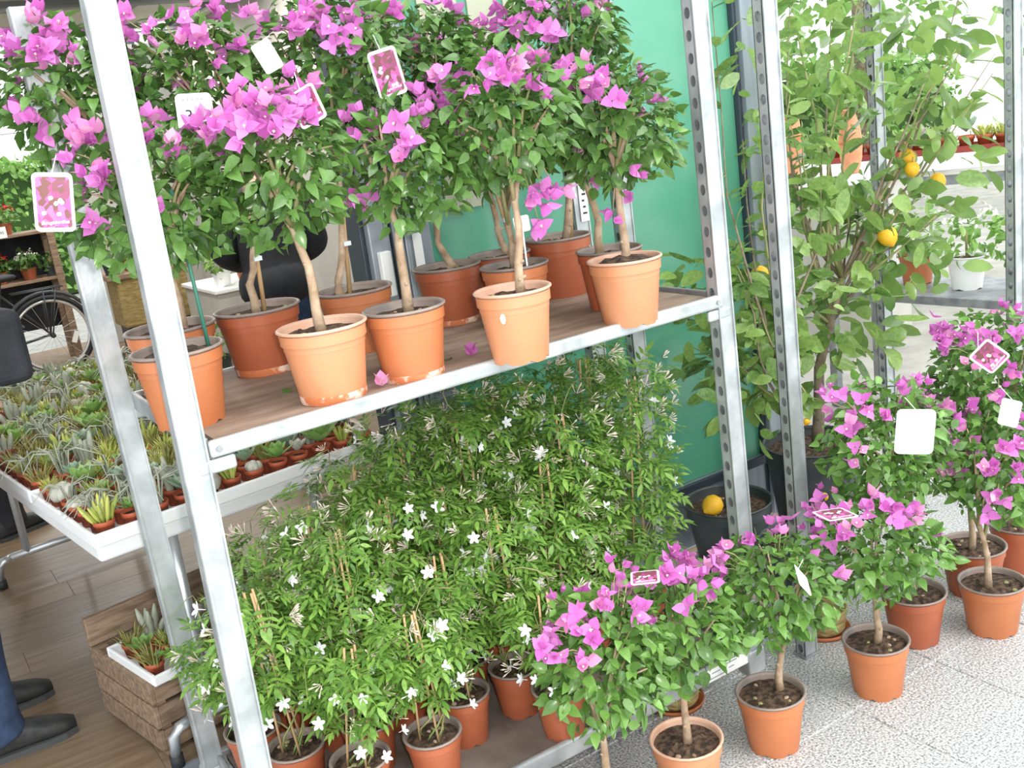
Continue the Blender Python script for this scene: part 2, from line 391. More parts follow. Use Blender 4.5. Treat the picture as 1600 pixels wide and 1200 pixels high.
# ceiling of the room beyond
ce = tag(MB().box(-3.0, 2.42, 0.94, 7.2, 2.72, 2.80).build('ceiling', 'ceiling_paint'), 'pale grey ceiling of the room beyond with dark strips', None, None, 'structure')
for y in (2.4, 4.2, 5.6, 7.1):
    MB().box(-3.0, 2.42, y-0.05, y+0.05, 2.66, 2.719).build('ceiling_beam', 'beam_grey', ce)
for x in (0.2, 1.6, 2.2): MB().box(x-0.02, x+0.02, 0.94, 7.2, 2.68, 2.719).build('cable_duct', 'beam_grey', ce)
tag(MB().box(-3.1, -3.0, 0.93, 8.6, 0, 2.8).build('wall_left', 'wall_plaster'), 'pale plaster side wall of the room beyond', None, None, 'structure')
tag(MB().box(2.42, 2.50, 0.94, 8.6, 0, 2.8).build('wall_right', 'wall_plaster'), 'pale plaster end wall of the room beyond', None, None, 'structure')
wr = tag(MB().box(1.30, 2.42, 8.5, 8.6, 0, 2.72).build('wall_far', 'wall_plaster'), 'pale far wall of the room beyond the plants', None, None, 'structure')
for x, y in ((0.7, 3.2), (1.7, 3.2), (0.7, 5.0), (1.9, 5.0), (0.9, 6.9), (2.0, 6.9)):                 # round ceiling lamps
    cl = tag(empty('ceiling_lamp', (x, y, 2.719)), 'round white lamp on the room ceiling, %s of six' % {(0.7, 3.2): 'nearest left', (1.7, 3.2): 'nearest right', (0.7, 5.0): 'middle left', (1.9, 5.0): 'middle right', (0.9, 6.9): 'far left', (2.0, 6.9): 'far right'}[(x, y)], 'lamp', 'ceiling lamps')
    MB().lathe([(.001, -.03), (.10, -.03), (.115, -.02), (.115, 0)], 20).build('lamp_body', 'white_table', cl, True)
    MB().disc(.095, -.031, 20).build('diffuser', 'lamp_glow', cl, True)
    ld = bpy.data.lights.new('lamp_light', 'AREA'); ld.shape = 'DISK'; ld.size = .19; ld.energy = 16; ld.color = (1, .97, .92)
    lo = bpy.data.objects.new('lamp_light', ld); COL.objects.link(lo); lo.parent = cl; lo.location = (0, 0, -.034)
# white louvre above the far opening
lv = thing('louvre_awning', 'white horizontal louvre awning above the far opening at top left', 'awning', (0.4, 9.3, 2.05))
for k in range(12):
    M = Matrix.Translation((0, 0, 0.09+k*0.205)) @ Matrix.Rotation(math.radians(52), 4, 'X')
    MB().box(-2.6, 2.0, -0.085, 0.085, -0.008, 0.008, M).build('slat', 'white_table', lv)
for x in (-2.6, 2.0): MB().box(x-0.03, x+0.03, -0.05, 0.05, -0.05, 2.5).build('slat_bracket', 'dark_metal', lv)
for x in (-2.6, 2.0): MB().box(x-0.03, x+0.03, -0.05, 0.05, -2.05, -0.05).build('post', 'dark_metal', lv)

# ---------------------------------------------------------------- plant trolley
def hole_plate(b, o, u, v, w_, h, pitch, hw, hh):
    """a plate w_ x h from corner o along u, v with a row of oval holes"""
    n = int(h/pitch); o = Vector(o); u = Vector(u); v = Vector(v)
    for k in range(n):
        z0, z1 = k*h/n, (k+1)*h/n; c = Vector((w_/2, (z0+z1)/2))
        outer = [(w_, c.y), (w_, z1), (c.x, z1), (0, z1), (0, c.y), (0, z0), (c.x, z0), (w_, z0)]
        inner = [(c.x+hw*math.cos(a), c.y+hh*math.sin(a)) for a in (math.pi/4*i for i in range(8))]
        vs = [o+u*p[0]+v*p[1] for p in outer+inner]
        b.add(vs, [(i, (i+1) % 8, 8+(i+1) % 8, 8+i) for i in range(8)])
def make_post(name, parent, h, holes_left=True, holes_right=True, m='galvanised'):
    """folded steel upright: a 50 x 34 mm channel, plain front, oval slots down both sides"""
    b = MB(); W2, D2 = 0.0245, 0.017
    b.box(-W2, W2, -D2, -D2+0.003, 0, h)                        # front web
    b.box(-W2, -W2+0.004, -D2-0.004, -D2, 0, h); b.box(W2-0.004, W2, -D2-0.004, -D2, 0, h)   # rolled edges
    b.box(-W2, W2, D2-0.002, D2, 0, h)
    for s, on in ((-1, holes_left), (1, holes_right)):
        if on:
            hole_plate(b, (s*W2, -D2, 0), (0, 1, 0), (0, 0, 1), 2*D2, h, 0.05, 0.0095, 0.014)
            hole_plate(b, (s*(W2-0.003), -D2, 0), (0, 1, 0), (0, 0, 1), 2*D2, h, 0.05, 0.0095, 0.014)
        else: b.box(s*W2-0.001, s*W2+0.001, -D2, D2, 0, h)
    return b.build(name, m, parent)

TW, TD = 1.35, 0.565
tr = thing('plant_trolley', 'tall galvanised steel plant trolley with a plywood shelf and base', 'trolley')
POSTS = [((-0.014, 0), (0.015, 0.0), False, True), ((TW-0.012, 0), (-0.007, 0), True, False), ((0.012, TD), (-0.013, 0.0), False, True), ((TW+0.004, TD), (-0.010, 0), True, False)]
for (x, y), lean, hl, hr in POSTS:
    po = make_post('post', tr, 1.97-0.10, hl, hr)
    po.location = (x, y, 0.10)
    po.rotation_euler = (-lean[1], lean[0], 0)
    bevel(MB().box(-0.031, 0.031, -0.024, 0.024, -0.0, 0.075).build('post_socket', 'galvanised', tr, M=Matrix.Translation((x, y, 0.075))), 0.006)
def deck(z, zr, name, board, rail_h, lip, mrail):
    """boarded deck in a steel rail frame; zr lowers the right end a little"""
    sh = empty(name, (0, 0, 0), 0, tr)
    T = Matrix.Translation((0, 0, z)) @ Matrix.Rotation(-math.atan2(zr, TW), 4, 'Y').inverted()
    x0, x1, y0, y1 = 0.028, TW-0.028, -0.018, TD+0.016
    sh.matrix_basis = T
    MB().box(x0+0.02, x1-0.02, y0+0.02, y1-0.02, -0.014, 0).build('deck_board', board, sh)
    r = MB().box(x0, x1, y0-0.004, y0+0.012, lip-rail_h, lip).build('front_rail', mrail, sh); bevel(r, 0.007, 3)
    r = MB().box(x0, x1, y1-0.012, y1+0.004, lip-rail_h, lip).build('back_rail', mrail, sh); bevel(r, 0.004)
    for x in (x0, x1):
        r = MB().box(x-0.006, x+0.006, y0+0.012, y1-0.012, lip-rail_h, lip+0.004).build('side_rail', 'galvanised_dull', sh); bevel(r, 0.003)
    return sh
sh = deck(HS, -0.010, 'shelf', 'plywood', 0.034, 0.006, 'galvanised')
for x, d in ((0.0, 1), (TW, -1)):
    for y in (-0.012, TD+0.012):
        bevel(MB().box(min(x, x+d*0.075), max(x, x+d*0.075), y-0.006, y+0.006, -0.058, -0.030).build('shelf_hook', 'galvanised', sh), 0.006, 3)
for x in (0.046, TW-0.046): MB().tube([(x, -0.0225, -0.012), (x, -0.027, -0.012)], 0.006, 10).build('bolt', 'galvanised_dull', sh)
bs_ = deck(HB, 0.0, 'base', 'base_board', 0.05, 0.012, 'galvanised')
bevel(MB().box(TW-0.20, TW-0.05, -0.0265, -0.0235, -0.030, 0.006).build('printed_label', 'white_card', bs_), 0.001)
for k, (a, b_) in enumerate([(0.0, 0.06), (0.07, 0.09), (0.01, 0.04), (0.05, 0.10)]):
    MB().box(TW-0.19+a, TW-0.19+b_, -0.0272, -0.0266, -0.022+0.007*k, -0.019+0.007*k).build('label_print', 'faint_ink', bs_)
for x in (0.12, TW-0.30):
    for y in (0.16, TD-0.10):
        c = empty('caster', (x, y, 0), 0, tr)
        MB().tube([(-0.016, 0, 0.05), (0.016, 0, 0.05)], 0.05, 18).build('wheel', 'black_rubber', c)
        for s in (-1, 1): MB().box(s*0.024-0.003, s*0.024+0.003, -0.02, 0.02, 0.04, 0.108).build('fork', 'galvanised_dull', c)
        MB().box(-0.035, 0.035, -0.035, 0.035, 0.105, 0.112).build('caster_plate', 'galvanised_dull', c)
# hand-written marks on the front left upright
Mface = Matrix(((1, 0, 0, 0), (0, 0, 1, 0), (0, 1, 0, 0), (0, 0, 0, 1)))
FACE = Matrix.Rotation(math.radians(90), 4, 'X')
text_obj('pen_mark', '101', 0.022, 'faint_ink', tr, Matrix.Translation((0.011, -0.0225, 1.70)) @ Matrix.Rotation(math.radians(90), 4, 'Y') @ FACE)
text_obj('pen_mark', '30', 0.020, 'faint_ink', tr, Matrix.Translation((0.010, -0.0225, 1.63)) @ FACE)
lab = MB().box(TW-0.014, TW+0.014, TD-0.0225, TD-0.0195, 1.30, 1.46).build('post_label', 'white_card', tr)
for k in range(7): MB().box(TW-0.007+0.002*(k % 2), TW+0.008-0.003*(k % 3), TD-0.0232, TD-0.0226, 1.32+0.018*k, 1.326+0.018*k).build('label_print', 'ink', lab)

# uprights of the next rack
for (x, y), lbl in zip([(1.60, 0.045), (1.53, 0.60), (2.90, 0.20), (2.83, 0.69)],
                       ['perforated steel upright just right of the trolley, in front of the lemon trees', 'perforated steel upright behind the trolley shelf, before the green glass',
                        'perforated steel upright at the right edge of the photo', 'perforated steel upright standing behind the lemon tree crown']):
    u = thing('steel_upright', lbl, 'upright', (x, y, 0), 0, 'perforated uprights of the next rack')
    o = make_post('channel', u, 2.2, True, True)
    bevel(MB().box(-0.032, 0.032, -0.026, 0.026, 0, 0.006).build('foot_plate', 'galvanised_dull', u), 0.002)
    for dx in (-0.0285, 0.0285): MB().tube([(dx, 0, 0.006), (dx, 0, 0.010)], 0.003, 6).build('bolt', 'galvanised_dull', u)

# ---------------------------------------------------------------- where the plants stand (metres)
PLANTS = {
    'A': dict(base=(0.056, 0.176, 1.117), r=0.088, hp=0.155, crown=(0.074, 0.176, 1.551), R=(0.158, 0.158, 0.152), trunk=[(0.068, 0.176, 1.401), (0.074, 0.176, 1.45)],
        fl=[(-0.015, 0.166, 1.684, 7), (-0.051, 0.166, 1.663, 3), (-0.032, 0.078, 1.63, 3), (-0.031, 0.062, 1.607, 3), (0.063, 0.094, 1.676, 6), (0.086, 0.151, 1.7, 3), (0.101, 0.069, 1.64, 3), (0.04, 0.057, 1.638, 3), (0.171, 0.166, 1.673, 5), (0.222, 0.166, 1.628, 3), (-0.068, 0.087, 1.531, 2), (0.038, 0.033, 1.537, 1)]),
    'F': dict(base=(0.12, 0.465, 1.117), r=0.098, hp=0.155, crown=(0.044, 0.526, 1.783), R=(0.155, 0.155, 0.155), trunk=[(0.158, 0.526, 1.391), (0.133, 0.526, 1.582), (0.095, 0.526, 1.69)],
        fl=[(-0.011, 0.516, 1.933, 4), (0.035, 0.451, 1.909, 5), (-0.063, 0.455, 1.874, 4), (-0.017, 0.417, 1.866, 8), (0.03, 0.401, 1.845, 3), (-0.101, 0.452, 1.764, 2), (-0.065, 0.418, 1.729, 4), (0.002, 0.394, 1.72, 2), (0.015, 0.43, 1.889, 4)]),
    'G': dict(base=(0.325, 0.472, 1.117), r=0.098, hp=0.155, crown=(0.31, 0.484, 1.765), R=(0.177, 0.17, 0.163), trunk=[(0.323, 0.484, 1.323), (0.345, 0.484, 1.387), (0.362, 0.484, 1.488), (0.354, 0.484, 1.62)],
        fl=[(0.134, 0.474, 1.911, 3), (0.169, 0.474, 1.922, 5), (0.167, 0.474, 1.883, 4), (0.208, 0.402, 1.877, 3), (0.266, 0.387, 1.884, 6), (0.27, 0.357, 1.848, 5), (0.37, 0.474, 1.925, 5), (0.427, 0.474, 1.919, 4), (0.355, 0.366, 1.829, 4), (0.289, 0.339, 1.806, 2), (0.454, 0.474, 1.869, 2), (0.33, 0.474, 1.938, 2)]),
    'B': dict(base=(0.318, 0.066, 1.117), r=0.089, hp=0.155, crown=(0.297, 0.068, 1.58), R=(0.141, 0.141, 0.153), trunk=[(0.316, 0.068, 1.352), (0.306, 0.068, 1.424), (0.277, 0.068, 1.51)],
        fl=[(0.217, 0.016, 1.704, 5), (0.234, -0.025, 1.683, 6), (0.215, -0.034, 1.662, 5), (0.267, -0.032, 1.678, 6), (0.3, 0.005, 1.712, 5), (0.36, 0.058, 1.722, 4), (0.284, -0.04, 1.659, 4), (0.316, -0.026, 1.667, 3), (0.163, 0.058, 1.668, 4), (0.19, 0.005, 1.678, 4), (0.262, -0.01, 1.703, 5)]),
    'H': dict(base=(0.556, 0.432, 1.117), r=0.091, hp=0.155, crown=(0.599, 0.432, 1.775), R=(0.177, 0.17, 0.185), trunk=[(0.52, 0.432, 1.295), (0.545, 0.432, 1.367), (0.563, 0.432, 1.486), (0.569, 0.432, 1.619)],
        fl=[(0.511, 0.319, 1.884, 8), (0.544, 0.323, 1.895, 5), (0.55, 0.292, 1.838, 6), (0.581, 0.288, 1.808, 4), (0.618, 0.325, 1.878, 6), (0.774, 0.422, 1.896, 5), (0.731, 0.422, 1.892, 2), (0.472, 0.323, 1.867, 4)]),
    'C': dict(base=(0.497, 0.052, 1.117), r=0.085, hp=0.155, crown=(0.56, 0.052, 1.543), R=(0.12, 0.12, 0.137), trunk=[(0.509, 0.052, 1.374), (0.514, 0.052, 1.433), (0.499, 0.052, 1.488)],
        fl=[(0.613, 0.042, 1.664, 5), (0.557, -0.018, 1.647, 4), (0.65, 0.042, 1.66, 3), (0.658, 0.042, 1.614, 3), (0.495, -0.056, 1.585, 5), (0.487, -0.037, 1.623, 2), (0.447, 0.021, 1.616, 1), (0.414, 0.042, 1.501, 2), (0.44, 0.025, 1.49, 2), (0.601, 0.042, 1.677, 3)]),
    'I': dict(base=(0.84, 0.475, 1.117), r=0.087, hp=0.155, crown=(0.921, 0.594, 1.771), R=(0.158, 0.158, 0.166), trunk=[(0.89, 0.594, 1.316), (0.895, 0.594, 1.401), (0.911, 0.594, 1.584)],
        fl=[(0.998, 0.584, 1.912, 2), (1.042, 0.584, 1.889, 3), (1.077, 0.584, 1.862, 4), (1.125, 0.584, 1.851, 4), (0.989, 0.543, 1.886, 2)]),
    'K': dict(base=(1.01, 0.485, 1.117), r=0.082, hp=0.155, crown=(1.034, 0.561, 1.684), R=(0.161, 0.161, 0.178), trunk=[(1.062, 0.561, 1.322), (1.057, 0.561, 1.393), (1.039, 0.561, 1.533)],
        fl=[(0.866, 0.456, 1.723, 3), (0.912, 0.423, 1.723, 3), (0.891, 0.444, 1.75, 2), (0.991, 0.435, 1.763, 2)]),
    'J': dict(base=(0.911, 0.262, 1.117), r=0.083, hp=0.155, crown=(0.903, 0.262, 1.546), R=(0.129, 0.129, 0.114), trunk=[(0.914, 0.262, 1.322), (0.913, 0.262, 1.4)],
        fl=[(0.791, 0.214, 1.623, 1), (0.786, 0.252, 1.669, 1)]),
    'D': dict(base=(0.712, -0.035, 1.117), r=0.081, hp=0.155, crown=(0.751, -0.035, 1.617), R=(0.137, 0.137, 0.144), trunk=[(0.736, -0.035, 1.322), (0.749, -0.035, 1.401), (0.76, -0.035, 1.493)],
        fl=[(0.688, -0.115, 1.727, 5), (0.727, -0.121, 1.717, 5), (0.815, -0.07, 1.721, 5), (0.692, -0.145, 1.688, 4), (0.744, -0.14, 1.666, 3), (0.641, -0.125, 1.701, 3), (0.842, -0.071, 1.687, 2), (0.816, -0.045, 1.458, 4), (0.843, -0.045, 1.467, 2), (0.792, -0.045, 1.461, 3), (0.794, -0.045, 1.4, 2)]),
    'L': dict(base=(1.186, 0.46, 1.117), r=0.091, hp=0.17, crown=(1.252, 0.422, 1.78), R=(0.176, 0.17, 0.159), trunk=[(1.206, 0.422, 1.352), (1.225, 0.422, 1.452), (1.239, 0.422, 1.618)],
        fl=[(1.111, 0.304, 1.858, 3), (1.07, 0.3, 1.816, 3), (1.108, 0.273, 1.795, 3), (1.329, 0.355, 1.861, 4), (1.072, 0.393, 1.836, 3), (1.228, 0.295, 1.835, 1)]),
    'M': dict(base=(1.14, 0.176, 1.117), r=0.081, hp=0.155, crown=(1.07, 0.157, 1.587), R=(0.121, 0.121, 0.136), trunk=[(1.103, 0.157, 1.346), (1.084, 0.157, 1.419), (1.063, 0.157, 1.475)],
        fl=[(0.994, 0.084, 1.689, 3), (1.026, 0.069, 1.67, 3), (1.001, 0.069, 1.503, 2), (1.088, 0.147, 1.434, 2)]),
    'E': dict(base=(1.053, 0.009, 1.117), r=0.085, hp=0.155, crown=(1.083, 0.009, 1.561), R=(0.137, 0.137, 0.152), trunk=[(1.058, 0.009, 1.348), (1.057, 0.009, 1.422), (1.056, 0.009, 1.472)],
        fl=[(0.975, -0.057, 1.676, 4), (0.962, -0.087, 1.649, 3), (0.948, -0.066, 1.652, 3), (0.978, -0.105, 1.626, 2), (1.104, -0.055, 1.664, 2), (1.089, -0.084, 1.609, 2), (1.039, -0.085, 1.472, 2), (1.028, -0.001, 1.383, 2), (1.082, -0.001, 1.406, 1)]),
    'P1': dict(base=(0.669, -0.211, 0.0), r=0.08, hp=0.155, crown=(0.728, -0.211, 0.457), R=(0.146, 0.146, 0.167), trunk=[(0.681, -0.211, 0.24), (0.681, -0.211, 0.304)],
        fl=[(0.619, -0.262, 0.621, 4), (0.662, -0.295, 0.644, 4), (0.594, -0.221, 0.586, 2), (0.751, -0.302, 0.59, 3), (0.608, -0.327, 0.607, 3), (0.563, -0.221, 0.54, 3), (0.574, -0.321, 0.562, 3), (0.57, -0.272, 0.565, 2), (0.756, -0.221, 0.649, 2)]),
    'P2': dict(base=(0.93, -0.19, 0.0), r=0.085, hp=0.155, crown=(0.94, -0.19, 0.441), R=(0.144, 0.144, 0.14), trunk=[(0.934, -0.19, 0.225), (0.936, -0.19, 0.31)],
        fl=[(0.913, -0.226, 0.6, 4), (0.923, -0.272, 0.596, 3), (1.024, -0.2, 0.558, 3), (0.786, -0.267, 0.563, 2), (0.854, -0.314, 0.576, 2), (0.88, -0.226, 0.597, 3), (0.98, -0.266, 0.549, 2)]),
    'P3': dict(base=(1.213, -0.19, 0.0), r=0.085, hp=0.155, crown=(1.26, -0.19, 0.416), R=(0.15, 0.15, 0.142), trunk=[(1.252, -0.19, 0.207), (1.278, -0.19, 0.286)],
        fl=[(1.089, -0.2, 0.584, 3), (1.202, -0.2, 0.56, 2), (1.249, -0.228, 0.577, 1), (1.306, -0.262, 0.508, 1)]),
    'P4': dict(base=(1.587, -0.214, 0.0), r=0.085, hp=0.155, crown=(1.608, -0.214, 0.412), R=(0.176, 0.17, 0.142), trunk=[(1.594, -0.214, 0.222), (1.594, -0.214, 0.306)],
        fl=[(1.408, -0.284, 0.546, 4), (1.406, -0.224, 0.499, 2), (1.438, -0.29, 0.571, 3), (1.458, -0.224, 0.555, 2), (1.631, -0.299, 0.526, 5), (1.512, -0.343, 0.561, 3), (1.579, -0.328, 0.517, 2), (1.491, -0.295, 0.589, 3), (1.555, -0.224, 0.566, 2), (1.367, -0.292, 0.444, 2), (1.364, -0.224, 0.415, 1), (1.82, -0.224, 0.377, 3), (1.511, -0.327, 0.582, 3)]),
    'P5': dict(base=(1.872, -0.121, 0.0), r=0.089, hp=0.155, crown=(1.781, -0.121, 0.626), R=(0.166, 0.166, 0.183), trunk=[(1.87, -0.121, 0.221), (1.851, -0.121, 0.405)],
        fl=[(1.622, -0.14, 0.738, 3), (1.593, -0.206, 0.792, 3), (1.589, -0.131, 0.815, 2), (1.899, -0.131, 0.77, 6), (1.924, -0.131, 0.708, 5), (1.752, -0.201, 0.801, 3), (2.036, -0.131, 0.659, 5), (1.533, -0.229, 0.695, 2), (1.613, -0.257, 0.779, 2), (1.544, -0.201, 0.686, 2)]),
    'P6': dict(base=(2.236, -0.066, 0.0), r=0.097, hp=0.155, crown=(2.171, -0.066, 0.511), R=(0.162, 0.162, 0.172), trunk=[(2.232, -0.066, 0.242), (2.212, -0.066, 0.333)],
        fl=[(1.985, -0.206, 0.649, 3), (2.104, -0.165, 0.665, 3), (2.21, -0.133, 0.513, 4), (2.06, -0.192, 0.549, 4), (2.002, -0.19, 0.499, 3), (1.948, -0.187, 0.506, 3), (2.261, -0.076, 0.32, 3)]),
    'P7': dict(base=(2.065, -0.241, 0.0), r=0.09, hp=0.155, crown=(2.103, -0.241, 0.48), R=(0.153, 0.153, 0.153), trunk=[(2.046, -0.241, 0.235), (2.009, -0.241, 0.346)],
        fl=[(2.065, -0.304, 0.645, 3), (1.933, -0.369, 0.624, 5), (1.852, -0.376, 0.579, 4), (2.019, -0.35, 0.522, 4), (1.91, -0.364, 0.496, 4), (1.906, -0.329, 0.442, 2), (2.034, -0.342, 0.606, 4)]),
    'P8': dict(base=(2.466, -0.077, 0.0), r=0.09, hp=0.155, crown=(2.367, -0.077, 0.702), R=(0.203, 0.17, 0.165), trunk=[(2.454, -0.077, 0.28), (2.422, -0.077, 0.461)],
        fl=[(2.078, -0.087, 0.85, 4), (2.166, -0.087, 0.829, 5), (2.149, -0.159, 0.86, 4), (2.134, -0.208, 0.85, 4), (2.279, -0.193, 0.834, 5), (2.203, -0.22, 0.743, 4), (2.061, -0.196, 0.793, 2), (2.152, -0.213, 0.698, 4), (2.106, -0.087, 0.815, 3), (2.365, -0.158, 0.654, 4)]),
}
JASMINE = [(.411, .084, .156), (.241, .115, .156), (.147, .270, .156), (.321, .245, .156), (.547, .180, .156), (.468, .334, .156), (.632, .320, .156), (.710, .190, .156), (.735, .030, .156),
    (.300, .400, .156), (.095, .420, .156), (.450, .490, .156), (.610, .480, .156), (.780, .360, .156), (.880, .220, .156), (1.030, .300, .156), (1.200, .460, .156), (1.220, .290, .156), (1.035, .475, .156),
    (.760, .510, .156), (.895, .440, .156), (.210, .525, .156)]

# ---------------------------------------------------------------- leaf, bract and petal shapes
def blade(w, fold, curl, n=4, tipw=0.0, neck=0.12, shape='heart'):
    """a leaf blade of unit length along +Y folded along its midrib; returns (verts, faces)"""
    prof = {'heart': [0.0, 0.82, 1.0, 0.80, 0.42, 0.0], 'lance': [0.0, 0.7, 1.0, 0.85, 0.45, 0.0], 'oval': [0.0, 0.75, 1.0, 0.97, 0.66, 0.0]}[shape]
    ts = {'heart': [0.0, 0.14, 0.34, 0.58, 0.80, 1.0], 'lance': [0.0, 0.2, 0.42, 0.62, 0.82, 1.0], 'oval': [0.0, 0.17, 0.40, 0.62, 0.84, 1.0]}[shape]
    v = []; f = []
    for t, p in zip(ts, prof):
        z = -curl*t*t
        if p == 0: v.append((0, t, z))
        else: v += [(-w*p, t, z+fold*p), (0, t, z), (w*p, t, z+fold*p)]
    f += [(0, 2, 1), (0, 3, 2)]
    for k in range(3):
        a = 1+3*k; b = a+3
        f += [(a, a+1, b+1, b), (a+1, a+2, b+2, b+1)]
    e = 1+9; f += [(e, e+1, 13), (e+1, e+2, 13)]
    return v, f
def combine(parts):
    V, F = [], []
    for (v, f), M in parts:
        k = len(V); V += [tuple(M @ Vector(a)) for a in v]; F += [tuple(i+k for i in g) for g in f]
    return V, F
def T(x, y, z): return Matrix.Translation((x, y, z))
def Rx(a): return Matrix.Rotation(math.radians(a), 4, 'X')
def Ry(a): return Matrix.Rotation(math.radians(a), 4, 'Y')
def Rz(a): return Matrix.Rotation(math.radians(a), 4, 'Z')
def Sc(s): return Matrix.Scale(s, 4)
def mk(name, vf, m, smooth=True):
    me = bpy.data.meshes.new(name); me.from_pydata(vf[0], [], vf[1]); me.materials.append(MATS[m])
    if smooth: me.shade_smooth()
    return me

LEAF = [blade(0.29, 0.08, 0.20), blade(0.33, 0.14, 0.38), blade(0.26, 0.04, -0.08)]
LEAF_ME = [mk('leaf', v, 'leaf_bougainvillea') for v in LEAF]
LEAF_FLOOR_ME = [mk('leaf', v, 'leaf_floor') for v in LEAF]
def bract_flower(open_deg, k):
    bl = blade(0.40, 0.10, -0.22 if k else 0.12)
    return combine([(bl, Rz(120*i+13*k) @ Rx(open_deg+7*i) @ T(0, 0.04, 0)) for i in range(3)])
FLOWER = [bract_flower(22, 0), bract_flower(42, 1), bract_flower(58, 0), bract_flower(8, 1)]
def flower_mesh(v, m):
    me = mk('flower', v, m); 
    return me
FLOWER_ME = [flower_mesh(v, 'bract') for v in FLOWER] + [flower_mesh(FLOWER[1], 'bract_pink')]
FLORET_ME = MB().tube([(0, 0, 0), (0, 0, 0.35), (0, 0, 0.42)], [0.03, 0.035, 0.09], 5).mesh('floret', 'floret', False)
# jasmine: feathery leaves of seven leaflets, slender buds, five-petalled stars
def pinnate(spread, droop):
    lf = blade(0.165, 0.03, 0.20, shape='lance'); P = []
    for i, y in enumerate((0.22, 0.45, 0.66)):
        for s in (-1, 1): P.append((lf, T(0, y, -droop*y*y) @ Rz(s*spread) @ Sc(0.36)))
    P.append((lf, T(0, 0.72, -droop*0.55) @ Rx(-15) @ Sc(0.48)))
    P.append((([(-0.012, 0, 0), (0.012, 0, 0), (0.008, 0.75, -droop*0.55), (-0.008, 0.75, -droop*0.55)], [(0, 1, 2, 3)]), Matrix()))
    return combine(P)
PINN = [pinnate(62, 0.15), pinnate(50, 0.35), pinnate(70, 0.0)]
PINN_ME = [mk('leaf', v, 'leaf_jasmine') for v in PINN]
def bud_vf(k):
    b = MB(); rg = random.Random(k)
    for i in range(4+k):
        d = Vector((rg.uniform(-0.8, 0.8), rg.uniform(-0.8, 0.8), 1)).normalized()
        b.tube([d*0.15, d*0.6, d*0.85, d*1.05], [0.022, 0.03, 0.07, 0.012], 5, False)
    return b.v, b.f
BUD_ME = [mk('bud_cluster', bud_vf(k), 'bud') for k in range(3)]
def star_vf():
    pt = blade(0.27, 0.02, -0.10, shape='oval')
    P = [(pt, Rz(72*i) @ Rx(14) @ T(0, 0.05, 0)) for i in range(5)]
    t = MB().tube([(0, 0, -0.9), (0, 0, 0.02)], [0.05, 0.07], 5, False)
    return combine(P+[((t.v, t.f), Matrix())])
STAR_ME = mk('flower', star_vf(), 'jasmine_petal')
LEMON_LEAF = [blade(0.25, 0.05, 0.20, shape='oval'), blade(0.28, 0.10, 0.35, shape='oval'), blade(0.23, 0.02, -0.10, shape='oval')]
LEMON_ME = [mk('leaf', v, 'leaf_lemon') for v in LEMON_LEAF]

def leaf_places(rng, c, R, n, size, droop=0.35, inner=0.45):
    """n leaf matrices filling an ellipsoid shell, blades hanging outwards"""
    out = []
    for _ in range(n):
        u = Vector((rng.gauss(0, 1), rng.gauss(0, 1), rng.gauss(0, 1))).normalized()
        q = inner + (1.05-inner)*rng.random()**0.6
        q *= 1 + 0.10*math.sin(5*u.x+3*u.z+c[0]*9) 
        p = Vector((c[0]+u.x*R[0]*q, c[1]+u.y*R[1]*q, c[2]+u.z*R[2]*q))
        y = Vector((u.x, u.y, u.z*0.5)) + Vector((rng.gauss(0, .65), rng.gauss(0, .65), rng.gauss(0, .55)-droop))
        z = u*0.6 + Vector((rng.gauss(0, .5), rng.gauss(0, .5), 0.6))
        M = frame_from(y, z).to_4x4(); s = size*rng.uniform(0.5, 1.3)
        M = Matrix.Translation(p) @ M @ Matrix.Scale(s, 4)
        out.append((M, u))
    return out
def put_leaves(root, places, n_single, protos, mes, m, eye, stuff='foliage'):
    """the leaves that show largest become parts of their own, the rest one part of kind stuff"""
    key = lambda a: -(a[0].translation-eye).length
    order = sorted(range(len(places)), key=lambda i: -key(places[i]))
    for i in order[:n_single]:
        k = i % len(mes); link('leaf', mes[k], root, places[i][0])
    rest = [places[i][0] for i in order[n_single:]]
    h = len(rest)//2
    if rest: scatter(stuff, protos[0], rest, m, root, True)

